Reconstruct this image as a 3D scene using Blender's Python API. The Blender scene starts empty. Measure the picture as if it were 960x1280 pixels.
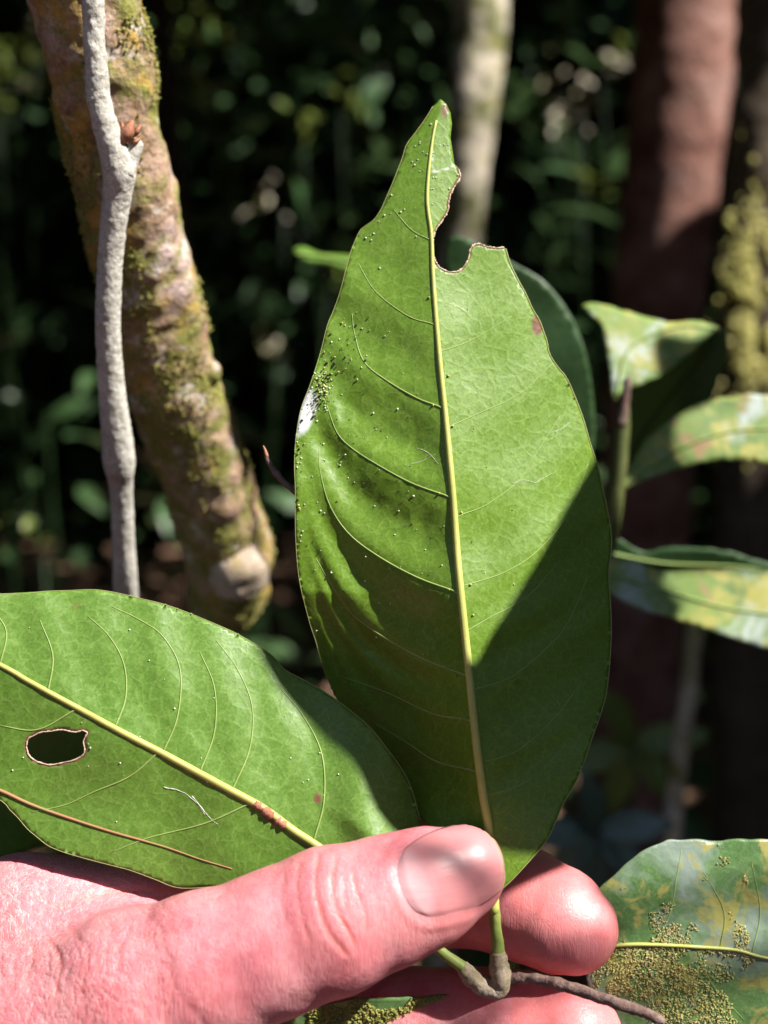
import bpy, bmesh, math, random
import numpy as np
from mathutils import Vector, Matrix, noise
from mathutils.geometry import delaunay_2d_cdt

random.seed(7)
rng = np.random.default_rng(7)
sc = bpy.context.scene
COL = sc.collection

# ------------------------------------------------------------------ camera
PITCH = math.radians(-8)
CAM = np.array([0.0, 0.0, 1.25])
AX_R = np.array([1.0, 0, 0])
AX_F = np.array([0, math.cos(PITCH), math.sin(PITCH)])
AX_U = np.array([0, -math.sin(PITCH), math.cos(PITCH)])
FOCUS = 0.205
K = 0.8 / 1280.0                       # metres per photo pixel at one metre
cd = bpy.data.cameras.new('camera')
cam = bpy.data.objects.new('camera', cd)
COL.objects.link(cam)
cam.location = CAM
cam.rotation_euler = (math.pi / 2 + PITCH, 0, 0)
cd.sensor_fit = 'VERTICAL'
cd.sensor_height = 24
cd.lens = 30
cd.clip_start = 0.01
cd.clip_end = 500
cd.dof.use_dof = True
cd.dof.focus_distance = FOCUS
cd.dof.aperture_fstop = 30 / 3.3
sc.camera = cam

# ------------------------------------------------------------------ light
SUN_AZ = math.radians(64)              # to the right of straight behind the camera
SUN_EL = math.radians(47)
S = np.array([math.sin(SUN_AZ) * math.cos(SUN_EL), -math.cos(SUN_AZ) * math.cos(SUN_EL), math.sin(SUN_EL)])
sd = bpy.data.lights.new('sun', 'SUN')
sun = bpy.data.objects.new('sun', sd)
COL.objects.link(sun)
sd.energy = 5.0
sd.angle = math.radians(0.53)
sd.color = (1.0, 0.96, 0.89)
sun.rotation_euler = Vector(S).to_track_quat('Z', 'Y').to_euler()
sun.location = (3, -3, 6)
w = bpy.data.worlds.new('World')
sc.world = w
w.use_nodes = True
nt = w.node_tree
sky = nt.nodes.new('ShaderNodeTexSky')
sky.sky_type = 'NISHITA'
sky.sun_disc = False
sky.sun_elevation = SUN_EL
sky.sun_rotation = math.atan2(S[0], S[1])
nt.links.new(sky.outputs[0], nt.nodes['Background'].inputs[0])
nt.nodes['Background'].inputs[1].default_value = 0.08
sc.view_settings.view_transform = 'Standard'
sc.view_settings.look = 'None'
sc.view_settings.gamma = 1
sc.view_settings.exposure = 1.1
sc.cycles.max_bounces = 6
sc.cycles.caustics_reflective = False
sc.cycles.caustics_refractive = False


# ------------------------------------------------------------------ helpers
def PX(px, py, z):
    """photo pixel + distance (m) -> world points"""
    px = np.asarray(px, float); py = np.asarray(py, float); z = np.asarray(z, float)
    return (CAM + z[..., None] * AX_F + ((px - 480) * K * z)[..., None] * AX_R
            + ((640 - py) * K * z)[..., None] * AX_U)


def spline(pts, n):
    """Catmull-Rom through rows of pts, n samples"""
    P = np.asarray(pts, float)
    if len(P) == 2:
        t = np.linspace(0, 1, n)[:, None]
        return P[0] * (1 - t) + P[1] * t
    Q = np.vstack([2 * P[0] - P[1], P, 2 * P[-1] - P[-2]])
    L = np.concatenate([[0], np.cumsum(np.linalg.norm(np.diff(P[:, :2], axis=0), axis=1) + 1e-9)])
    t = np.interp(np.linspace(0, L[-1], n), L, np.arange(len(P)))
    i = np.clip(t.astype(int), 0, len(P) - 2)
    f = (t - i)[:, None]
    a, b, c, d = Q[i], Q[i + 1], Q[i + 2], Q[i + 3]
    return 0.5 * (2 * b + (c - a) * f + (2 * a - 5 * b + 4 * c - d) * f ** 2 + (3 * b - a - 3 * c + d) * f ** 3)


def closed_dense(pts, step):
    P = np.asarray(pts, float)
    out = []
    for a, b in zip(P, np.roll(P, -1, axis=0)):
        n = max(1, int(np.hypot(*(b - a)) / step))
        for k in range(n):
            out.append(a + (b - a) * k / n)
    return np.array(out)


def smooth_closed(pts, n):
    P = np.asarray(pts, float)
    m = len(P)
    L = np.concatenate([[0], np.cumsum(np.linalg.norm(np.roll(P, -1, 0) - P, axis=1))])
    t = np.interp(np.linspace(0, L[-1], n, endpoint=False), L, np.arange(m + 1))
    i = t.astype(int) % m
    f = (t - np.floor(t))[:, None]
    a, b, c, d = P[(i - 1) % m], P[i], P[(i + 1) % m], P[(i + 2) % m]
    return 0.5 * (2 * b + (c - a) * f + (2 * a - 5 * b + 4 * c - d) * f ** 2 + (3 * b - a - 3 * c + d) * f ** 3)


def inside(poly, x, y):
    r = np.zeros(x.shape, bool)
    n = len(poly)
    j = n - 1
    for i in range(n):
        xi, yi = poly[i]; xj, yj = poly[j]
        if yi != yj:
            r ^= ((yi > y) != (yj > y)) & (x < (xj - xi) * (y - yi) / (yj - yi) + xi)
        j = i
    return r


def dist_poly(P, x, y, closed=False):
    """distance of points to a polyline"""
    d = np.full(np.shape(x), 1e9)
    A = np.asarray(P, float)
    B = np.roll(A, -1, 0) if closed else A[1:]
    for a, b in zip(A, B):
        v = b - a
        t = np.clip(((x - a[0]) * v[0] + (y - a[1]) * v[1]) / (v @ v + 1e-12), 0, 1)
        d = np.minimum(d, np.hypot(x - a[0] - t * v[0], y - a[1] - t * v[1]))
    return d


def fbm(P, scale, octv=3, seed=0.0):
    o = np.zeros(len(P))
    for k, p in enumerate(P):
        o[k] = noise.fractal(Vector((p[0] * scale + seed, p[1] * scale + seed * 1.7, p[2] * scale)), 1.0, 2.0, octv)
    return o


def vnoise(x, y, seed=0):
    """fast numpy value noise in 2D"""
    xi = np.floor(x).astype(int); yi = np.floor(y).astype(int)
    fx = x - xi; fy = y - yi
    fx = fx * fx * (3 - 2 * fx); fy = fy * fy * (3 - 2 * fy)

    def h(a, b):
        n = (a * 374761393 + b * 668265263 + seed * 974634777) & 0x7fffffff
        n = ((n ^ (n >> 13)) * 1274126177) & 0x7fffffff
        return ((n ^ (n >> 16)) & 0xffff) / 65535.0
    return ((h(xi, yi) * (1 - fx) + h(xi + 1, yi) * fx) * (1 - fy)
            + (h(xi, yi + 1) * (1 - fx) + h(xi + 1, yi + 1) * fx) * fy)


def link_mesh(name, verts, faces, mat, parent=None, base=None, smooth=True, attrs=None, label=None):
    me = bpy.data.meshes.new(name)
    v = np.asarray(verts, float)
    if base is not None:
        v = v - np.asarray(base, float)
    me.from_pydata(v.tolist(), [], [tuple(int(i) for i in f) for f in faces])
    me.materials.append(mat)
    if smooth:
        me.polygons.foreach_set('use_smooth', [True] * len(me.polygons))
    for k, a in (attrs or {}).items():
        at = me.attributes.new(k, 'FLOAT', 'POINT')
        at.data.foreach_set('value', np.asarray(a, np.float32))
    me.update()
    o = bpy.data.objects.new(name, me)
    COL.objects.link(o)
    if parent is not None:
        o.parent = parent
    if label:
        o['label'] = label
    return o


def thing(name, label, cat, loc, group=None):
    o = bpy.data.objects.new(name, None)
    COL.objects.link(o)
    o.empty_display_size = 0.01
    o.location = loc
    o['label'] = label
    o['category'] = cat
    if group:
        o['group'] = group
    return o


def tag(o, label=None, cat=None, kind=None, group=None):
    if label: o['label'] = label
    if cat: o['category'] = cat
    if kind: o['kind'] = kind
    if group: o['group'] = group
    return o


def tube_mesh(C, R, sides=8, cap=True, disp=None):
    """C (n,3) centreline, R (n,) radii. disp(i_ring array, angle array, verts) -> radial factor"""
    C = np.asarray(C, float); n = len(C)
    R = np.broadcast_to(np.asarray(R, float), (n,))
    T = np.gradient(C, axis=0)
    T /= np.linalg.norm(T, axis=1)[:, None] + 1e-12
    ref = np.array([0.13, -0.9, 0.31]) if abs(T[0] @ np.array([0.13, -0.9, 0.31])) < 0.9 else np.array([1.0, 0, 0])
    N = np.zeros_like(C)
    v = ref
    for i in range(n):
        v = v - T[i] * (v @ T[i]); v = v / np.linalg.norm(v); N[i] = v
    B = np.cross(T, N)
    a = np.linspace(0, 2 * math.pi, sides, endpoint=False)
    D = N[:, None, :] * np.cos(a)[None, :, None] + B[:, None, :] * np.sin(a)[None, :, None]
    rad = np.repeat(R[:, None], sides, 1)
    V0 = C[:, None, :] + D * rad[..., None]
    if disp is not None:
        rad = rad + disp(V0.reshape(-1, 3)).reshape(n, sides)
        V0 = C[:, None, :] + D * rad[..., None]
    V = V0.reshape(-1, 3)
    i = np.arange(n - 1)[:, None] * sides; j = np.arange(sides)[None, :]; j2 = (j + 1) % sides
    F = np.stack([i + j, i + j2, i + sides + j2, i + sides + j], -1).reshape(-1, 4).tolist()
    if cap:
        V = np.vstack([V, C[:1] - T[:1] * R[0] * 0.5, C[-1:] + T[-1:] * R[-1] * 0.5])
        for q in range(sides):
            F.append([n * sides, (q + 1) % sides, q])
            F.append([n * sides + 1, (n - 1) * sides + q, (n - 1) * sides + (q + 1) % sides])
    return V, F


OCT = np.array([[1, 0, 0], [-1, 0, 0], [0, 1, 0], [0, -1, 0], [0, 0, 1], [0, 0, -1]], float)
OCTF = np.array([[0, 2, 4], [2, 1, 4], [1, 3, 4], [3, 0, 4], [2, 0, 5], [1, 2, 5], [3, 1, 5], [0, 3, 5]])


def granules(P, R, jit=0.35, stretch=None):
    n = len(P)
    V = OCT[None] * (1 + rng.uniform(-jit, jit, (n, 6, 3)))
    # random rotation
    q = rng.normal(size=(n, 4)); q /= np.linalg.norm(q, axis=1)[:, None]
    w_, x, y, z = q.T
    M = np.stack([1 - 2 * (y * y + z * z), 2 * (x * y - z * w_), 2 * (x * z + y * w_),
                  2 * (x * y + z * w_), 1 - 2 * (x * x + z * z), 2 * (y * z - x * w_),
                  2 * (x * z - y * w_), 2 * (y * z + x * w_), 1 - 2 * (x * x + y * y)], -1).reshape(n, 3, 3)
    if stretch is not None:
        V = V * np.asarray(stretch)[None, None]
    V = np.einsum('nij,nkj->nki', M, V) * np.asarray(R)[:, None, None] + np.asarray(P)[:, None]
    F = (OCTF[None] + 6 * np.arange(n)[:, None, None]).reshape(-1, 3)
    return V.reshape(-1, 3), F


def leaf_cards(P, size, up=None, aspect=0.42, droop=0.18, tilt=0.9):
    """many small folded leaf shapes: 8 verts, 6 faces each"""
    n = len(P)
    size = np.broadcast_to(size, (n,))
    az = rng.uniform(0, 2 * math.pi, n)
    el = rng.normal(-0.25, tilt * 0.5, n)
    d = np.stack([np.cos(az) * np.cos(el), np.sin(az) * np.cos(el), np.sin(el)], -1)
    r = rng.normal(size=(n, 3)) * 0.45 + np.array([0, 0, 1.0])
    s = np.cross(d, r); s /= np.linalg.norm(s, axis=1)[:, None]
    nn = np.cross(s, d)
    L = size[:, None]; W = L * aspect
    a = lambda t, sx, h: P + d * L * t + s * W * sx + nn * L * h
    V = np.stack([a(0, 0, 0), a(.3, -.42, .05), a(.3, 0, 0.02), a(.3, .42, .05), a(.68, -.36, .0), a(.68, 0, -.04),
                  a(.68, .36, .0), a(1.05, 0, -droop)], 1)
    f = np.array([[0, 2, 1, 1], [0, 3, 2, 2], [1, 2, 5, 4], [2, 3, 6, 5], [4, 5, 7, 7], [5, 6, 7, 7]])
    F = (f[None] + 8 * np.arange(n)[:, None, None]).reshape(-1, 4)
    F = [list(dict.fromkeys(q)) for q in F.tolist()]
    return V.reshape(-1, 3), F


# ------------------------------------------------------------------ materials
def mat_new(name):
    m = bpy.data.materials.new(name)
    m.use_nodes = True
    n = m.node_tree
    return m, n, n.nodes['Principled BSDF'], n.nodes['Material Output']


def N(nt, typ, **kw):
    nd = nt.nodes.new(typ)
    for k, v in kw.items():
        setattr(nd, k, v)
    return nd


def ramp(nt, fac, stops):
    r = nt.nodes.new('ShaderNodeValToRGB')
    els = r.color_ramp.elements
    while len(els) < len(stops):
        els.new(0.5)
    for e, (p, c) in zip(els, stops):
        e.position = p
        e.color = (*c, 1) if len(c) == 3 else c
    nt.links.new(fac, r.inputs[0])
    return r.outputs[0]


def mixc(nt, fac, a, b, typ='MIX'):
    m = nt.nodes.new('ShaderNodeMix')
    m.data_type = 'RGBA'
    m.blend_type = typ
    for sock, val in ((m.inputs[0], fac), (m.inputs[6], a), (m.inputs[7], b)):
        if isinstance(val, (int, float)):
            sock.default_value = val
        elif isinstance(val, tuple):
            sock.default_value = (*val, 1)
        else:
            nt.links.new(val, sock)
    return m.outputs[2]


def math_n(nt, op, a, b=0.0, c=None):
    m = nt.nodes.new('ShaderNodeMath')
    m.operation = op
    for sock, val in zip(m.inputs, (a, b, c)):
        if val is None: continue
        if isinstance(val, (int, float)):
            sock.default_value = val
        else:
            nt.links.new(val, sock)
    return m.outputs[0]


def tex_noise(nt, scale, detail=4, rough=0.55, vec=None, dist=0.0):
    t = nt.nodes.new('ShaderNodeTexNoise')
    t.inputs['Scale'].default_value = scale
    t.inputs['Detail'].default_value = detail
    t.inputs['Roughness'].default_value = rough
    t.inputs['Distortion'].default_value = dist
    if vec is not None: nt.links.new(vec, t.inputs['Vector'])
    return t


def tex_voro(nt, scale, feature='F1', vec=None, rnd=1.0):
    t = nt.nodes.new('ShaderNodeTexVoronoi')
    t.feature = feature
    t.inputs['Scale'].default_value = scale
    t.inputs['Randomness'].default_value = rnd
    if vec is not None: nt.links.new(vec, t.inputs['Vector'])
    return t


def obj_coord(nt, scale=(1, 1, 1), rot=(0, 0, 0)):
    c = nt.nodes.new('ShaderNodeTexCoord')
    m = nt.nodes.new('ShaderNodeMapping')
    m.inputs['Scale'].default_value = scale
    m.inputs['Rotation'].default_value = rot
    nt.links.new(c.outputs['Object'], m.inputs['Vector'])
    return m.outputs[0]


def attr(nt, name):
    a = nt.nodes.new('ShaderNodeAttribute')
    a.attribute_name = name
    return a.outputs['Fac']


def bump(nt, h, strength, dist, normal=None):
    b = nt.nodes.new('ShaderNodeBump')
    b.inputs['Strength'].default_value = strength
    b.inputs['Distance'].default_value = dist
    nt.links.new(h, b.inputs['Height'])
    if normal is not None: nt.links.new(normal, b.inputs['Normal'])
    return b.outputs[0]


def leaf_mat(name, ca, cb, cvein, rough=0.42, transl=0.22, tcol=(0.25, 0.42, 0.04), net=420, netb=0.5, patch=None, rag=0.0):
    """leaf with a fine vein network; attributes: worn (brown), pale (white film), rim"""
    m, nt, p, out = mat_new(name)
    v = obj_coord(nt)
    n1 = tex_noise(nt, 45, 4, 0.6, v)
    n2 = tex_noise(nt, 900, 3, 0.6, v)
    warp = N(nt, 'ShaderNodeVectorMath', operation='MULTIPLY_ADD')
    nw = tex_noise(nt, 260, 2, 0.5, v)
    nt.links.new(nw.outputs['Color'], warp.inputs[0]); warp.inputs[1].default_value = (0.002,) * 3
    nt.links.new(v, warp.inputs[2])
    vo = tex_voro(nt, net, 'DISTANCE_TO_EDGE', warp.outputs[0])
    vo2 = tex_voro(nt, net * 3.2, 'DISTANCE_TO_EDGE', warp.outputs[0])
    line = ramp(nt, vo.outputs['Distance'], [(0.0, (1, 1, 1)), (0.07, (0, 0, 0))])
    col = mixc(nt, ramp(nt, n1.outputs['Fac'], [(0.3, (0, 0, 0)), (0.7, (1, 1, 1))]), ca, cb)
    col = mixc(nt, math_n(nt, 'MULTIPLY', line, 0.26), col, cvein)
    dots = ramp(nt, n2.outputs['Fac'], [(0.42, (0.92,) * 3), (0.62, (1.08,) * 3)])
    col = mixc(nt, 0.8, col, dots, 'MULTIPLY')
    n4 = tex_noise(nt, 2600, 2, 0.6, v)
    col = mixc(nt, 0.9, col, ramp(nt, n4.outputs['Fac'], [(0.36, (0.80, 0.84, 0.78)), (0.64, (1.18, 1.14, 1.25))]), 'MULTIPLY')
    if patch:                                    # epiphyll growth seen as colour, plus painted sky sheen
        for (c, sc_, lo, hi, seed) in patch:
            pn = tex_noise(nt, sc_, 5, 0.65, obj_coord(nt, rot=(seed, seed * 2, 0)), 0.6)
            col = mixc(nt, ramp(nt, pn.outputs['Fac'], [(lo, (0, 0, 0)), (hi, (1, 1, 1))]), col, c)
    edge_n = tex_noise(nt, 1400, 3, 0.6, v)
    wob = math_n(nt, 'MULTIPLY', attr(nt, 'worn'), math_n(nt, 'ADD', edge_n.outputs['Fac'], 0.5))
    col = mixc(nt, ramp(nt, wob, [(0.25, (0, 0, 0)), (0.75, (1, 1, 1))]), col, (0.17, 0.075, 0.04))
    film = math_n(nt, 'MULTIPLY', attr(nt, 'pale'), math_n(nt, 'ADD', tex_noise(nt, 700, 4, 0.7, v).outputs['Fac'], 0.45))
    col = mixc(nt, ramp(nt, film, [(0.35, (0, 0, 0)), (0.8, (1, 1, 1))]), col, (0.62, 0.64, 0.64))
    nt.links.new(col, p.inputs['Base Color'])
    rr = ramp(nt, n2.outputs['Fac'], [(0.35, (rough - 0.08,) * 3), (0.65, (rough + 0.1,) * 3)])
    nt.links.new(rr, p.inputs['Roughness'])
    p.inputs['Specular IOR Level'].default_value = 0.4
    h = math_n(nt, 'ADD', math_n(nt, 'MULTIPLY', ramp(nt, vo.outputs['Distance'], [(0, (1, 1, 1)), (0.18, (0, 0, 0))]), 0.5),
               math_n(nt, 'MULTIPLY', n2.outputs['Fac'], 0.55))
    h = math_n(nt, 'ADD', h, math_n(nt, 'MULTIPLY', vo2.outputs['Distance'], 0.5))
    b = bump(nt, h, netb * 0.22, 0.0003)
    nt.links.new(b, p.inputs['Normal'])
    tr = N(nt, 'ShaderNodeBsdfTranslucent')
    tr.inputs['Color'].default_value = (*tcol, 1)
    nt.links.new(b, tr.inputs['Normal'])
    mx = N(nt, 'ShaderNodeMixShader')
    mx.inputs[0].default_value = transl
    nt.links.new(p.outputs[0], mx.inputs[1]); nt.links.new(tr.outputs[0], mx.inputs[2])
    nt.links.new(mx.outputs[0], out.inputs['Surface'])
    return m


def plain_mat(name, ca, cb, scale=200, rough=0.6, bs=0.3, bd=0.0003, spec=0.3, detail=4, transl=0.0):
    m, nt, p, out = mat_new(name)
    v = obj_coord(nt)
    n1 = tex_noise(nt, scale, detail, 0.6, v)
    nt.links.new(mixc(nt, ramp(nt, n1.outputs['Fac'], [(0.32, (0, 0, 0)), (0.68, (1, 1, 1))]), ca, cb), p.inputs['Base Color'])
    p.inputs['Roughness'].default_value = rough
    p.inputs['Specular IOR Level'].default_value = spec
    n2 = tex_noise(nt, scale * 4, 4, 0.6, v)
    b = bump(nt, n2.outputs['Fac'], bs, bd)
    nt.links.new(b, p.inputs['Normal'])
    if transl:
        tr = N(nt, 'ShaderNodeBsdfTranslucent')
        tr.inputs['Color'].default_value = (*[min(1, c * 2) for c in cb], 1)
        mx = N(nt, 'ShaderNodeMixShader'); mx.inputs[0].default_value = transl
        nt.links.new(p.outputs[0], mx.inputs[1]); nt.links.new(tr.outputs[0], mx.inputs[2])
        nt.links.new(mx.outputs[0], out.inputs['Surface'])
    return m


def bark_mat(name, stops, sc1, sc2, rough=0.75, bs=0.6, bd=0.001, patches=()):
    m, nt, p, out = mat_new(name)
    v = obj_coord(nt)
    n1 = tex_noise(nt, sc1, 5, 0.62, v, 0.3)
    col = ramp(nt, n1.outputs['Fac'], stops)
    for (c, s, lo, hi, seed) in patches:
        pn = tex_noise(nt, s, 5, 0.65, obj_coord(nt, rot=(seed, seed * 1.3, seed * .7)), 0.4)
        col = mixc(nt, ramp(nt, pn.outputs['Fac'], [(lo, (0, 0, 0)), (hi, (1, 1, 1))]), col, c)
    n3 = tex_noise(nt, sc2 * 2, 4, 0.65, v)
    col = mixc(nt, 0.85, col, ramp(nt, n3.outputs['Fac'], [(0.3, (0.6,) * 3), (0.6, (1.1,) * 3)]), 'MULTIPLY')
    nt.links.new(col, p.inputs['Base Color'])
    p.inputs['Roughness'].default_value = rough
    p.inputs['Specular IOR Level'].default_value = 0.25
    n2 = tex_noise(nt, sc2, 5, 0.65, v)
    nt.links.new(bump(nt, n2.outputs['Fac'], bs, bd), p.inputs['Normal'])
    return m


M = {}
M['leaf_under'] = leaf_mat('leaf_underside', (0.122, 0.226, 0.016), (0.146, 0.256, 0.023), (0.27, 0.38, 0.085), 0.40, 0.18, tcol=(0.32, 0.48, 0.02))
M['leaf_young'] = leaf_mat('leaf_underside_pale', (0.110, 0.216, 0.026), (0.134, 0.248, 0.036), (0.27, 0.39, 0.10), 0.42, 0.18, tcol=(0.32, 0.48, 0.02))
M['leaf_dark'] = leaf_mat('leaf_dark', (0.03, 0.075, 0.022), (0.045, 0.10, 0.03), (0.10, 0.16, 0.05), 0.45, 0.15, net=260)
M['leaf_lichen'] = leaf_mat('leaf_with_lichen', (0.085, 0.175, 0.05), (0.13, 0.23, 0.08), (0.2, 0.28, 0.12), 0.36, 0.12, net=300, netb=0.8,
                            patch=[((0.24, 0.30, 0.25), 70, 0.50, 0.66, 0.3), ((0.32, 0.30, 0.09), 150, 0.52, 0.60, 1.1), ((0.13, 0.085, 0.06), 60, 0.60, 0.68, 2.0)])
M['leaf_blotched'] = leaf_mat('leaf_blotched', (0.09, 0.18, 0.05), (0.14, 0.24, 0.07), (0.2, 0.28, 0.12), 0.5, 0.15, net=220, netb=0.8,
                              patch=[((0.22, 0.31, 0.07), 45, 0.38, 0.62, 0.7), ((0.40, 0.38, 0.10), 130, 0.48, 0.60, 2.7), ((0.46, 0.52, 0.48), 70, 0.55, 0.68, 1.9), ((0.35, 0.22, 0.12), 90, 0.60, 0.66, 3.0)])  # the palest bluish patch puts reflected sky into the colour
M['vein'] = plain_mat('vein', (0.36, 0.38, 0.09), (0.46, 0.47, 0.13), 300, 0.45, 0.2, 0.0001, 0.4)
M['vein_side'] = plain_mat('side_vein', (0.21, 0.30, 0.075), (0.27, 0.36, 0.10), 300, 0.45, 0.2, 0.0001, 0.4)
M['vein_red'] = plain_mat('red_scar', (0.40, 0.15, 0.09), (0.24, 0.2, 0.07), 260, 0.6, 0.3, 0.0002)
M['rim'] = plain_mat('bite_scar', (0.42, 0.27, 0.19), (0.60, 0.46, 0.36), 900, 0.7, 0.4, 0.0002)
M['edge'] = plain_mat('leaf_edge', (0.30, 0.36, 0.12), (0.30, 0.24, 0.12), 150, 0.6, 0.3, 0.0002)
M['petiole'] = plain_mat('petiole', (0.17, 0.23, 0.05), (0.26, 0.30, 0.08), 300, 0.5, 0.3, 0.0003)
M['sap_stem'] = plain_mat('sapling_stem', (0.07, 0.09, 0.025), (0.13, 0.14, 0.045), 200, 0.6, 0.3, 0.0003)
M['twig'] = bark_mat('twig_bark', [(0.3, (0.10, 0.055, 0.045)), (0.5, (0.19, 0.12, 0.10)), (0.7, (0.30, 0.22, 0.19))], 350, 1500, 0.8, 0.7, 0.0004)
M['node'] = bark_mat('grey_node_bark', [(0.3, (0.18, 0.14, 0.08)), (0.5, (0.30, 0.24, 0.16)), (0.7, (0.46, 0.38, 0.33))], 400, 1500, 0.75, 0.6, 0.0003)
M['speck_pale'] = plain_mat('pale_speck', (0.55, 0.58, 0.38), (0.70, 0.70, 0.60), 800, 0.6, 0.2, 0.0001)
M['scratch'] = plain_mat('scratch', (0.45, 0.50, 0.36), (0.6, 0.62, 0.52), 900, 0.6, 0.1, 0.0001)
M['speck_dark'] = plain_mat('dark_crumb', (0.02, 0.018, 0.012), (0.05, 0.04, 0.025), 800, 0.8, 0.2, 0.0001)
M['moss'] = plain_mat('moss', (0.26, 0.27, 0.06), (0.44, 0.40, 0.14), 120, 0.85, 0.4, 0.0003, 0.1, transl=0.15)
M['moss_pale_lit'] = plain_mat('pale_lit_moss', (0.46, 0.44, 0.12), (0.66, 0.60, 0.25), 60, 0.6, 0.4, 0.0003, 0.3, transl=0.15)  # brighter copy of the moss, sunlight put into its colour
M['crust'] = plain_mat('dry_crust', (0.38, 0.31, 0.12), (0.52, 0.46, 0.22), 150, 0.9, 0.4, 0.0003, 0.1)
M['stem'] = bark_mat('mossy_stem_bark', [(0.28, (0.16, 0.095, 0.055)), (0.45, (0.36, 0.23, 0.14)), (0.6, (0.50, 0.34, 0.26)), (0.75, (0.60, 0.46, 0.42))], 120, 700, 0.8, 0.9, 0.0012,
                     patches=[((0.25, 0.25, 0.06), 110, 0.44, 0.58, 0.4), ((0.60, 0.52, 0.46), 150, 0.56, 0.64, 1.3), ((0.52, 0.34, 0.09), 80, 0.52, 0.62, 2.3), ((0.62, 0.46, 0.42), 60, 0.57, 0.66, 3.3)])
M['vine'] = bark_mat('pale_vine_bark', [(0.3, (0.46, 0.43, 0.37)), (0.6, (0.60, 0.57, 0.51)), (0.8, (0.68, 0.66, 0.60))], 200, 900, 0.85, 0.7, 0.0006,
                     patches=[((0.30, 0.22, 0.14), 60, 0.60, 0.70, 0.9)])
M['burl'] = bark_mat('pale_burl', [(0.3, (0.30, 0.22, 0.10)), (0.5, (0.46, 0.36, 0.27)), (0.7, (0.58, 0.48, 0.43))], 160, 700, 0.85, 0.8, 0.0008, patches=[((0.40, 0.34, 0.10), 120, 0.52, 0.62, 0.8)])
M['bud'] = plain_mat('dry_bud_scale', (0.30, 0.11, 0.06), (0.42, 0.20, 0.12), 500, 0.7, 0.5, 0.0005)
M['trunk_pale'] = bark_mat('pale_trunk', [(0.3, (0.42, 0.36, 0.27)), (0.6, (0.64, 0.57, 0.47))], 12, 60, 0.85, 0.6, 0.004, patches=[((0.10, 0.11, 0.03), 28, 0.46, 0.60, 0.4), ((0.22, 0.20, 0.07), 50, 0.52, 0.62, 1.4)])
M['trunk_red'] = bark_mat('reddish_trunk', [(0.3, (0.12, 0.045, 0.032)), (0.55, (0.28, 0.145, 0.115)), (0.75, (0.46, 0.31, 0.28))], 18, 70, 0.85, 0.8, 0.006)
M['trunk_moss'] = bark_mat('mossy_trunk', [(0.3, (0.12, 0.09, 0.04)), (0.5, (0.34, 0.30, 0.08)), (0.7, (0.55, 0.48, 0.16))], 30, 120, 0.9, 1.0, 0.004)
M['trunk_dark'] = bark_mat('dark_trunk', [(0.3, (0.05, 0.035, 0.025)), (0.6, (0.10, 0.075, 0.05)), (0.8, (0.15, 0.12, 0.09))], 10, 60, 0.9, 0.8, 0.006)
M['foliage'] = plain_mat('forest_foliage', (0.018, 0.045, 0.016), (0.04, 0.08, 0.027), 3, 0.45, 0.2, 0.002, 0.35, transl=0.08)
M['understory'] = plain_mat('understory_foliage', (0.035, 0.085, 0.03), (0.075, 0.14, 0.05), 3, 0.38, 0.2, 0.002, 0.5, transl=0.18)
M['foliage_lit'] = plain_mat('understory_leaf_lit', (0.10, 0.17, 0.03), (0.20, 0.24, 0.05), 8, 0.35, 0.2, 0.002, 0.5, transl=0.2)  # brighter copy of the foliage colour for leaves in sun
M['leaf_blue'] = plain_mat('glossy_seedling_leaf', (0.05, 0.10, 0.075), (0.09, 0.14, 0.11), 20, 0.28, 0.2, 0.002, 0.7)
M['litter'] = plain_mat('leaf_litter', (0.15, 0.085, 0.05), (0.33, 0.21, 0.14), 6, 0.7, 0.3, 0.004, 0.3)
M['ground'] = plain_mat('forest_soil', (0.10, 0.058, 0.036), (0.22, 0.135, 0.09), 5, 0.95, 0.8, 0.02, 0.1, detail=8)


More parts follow.
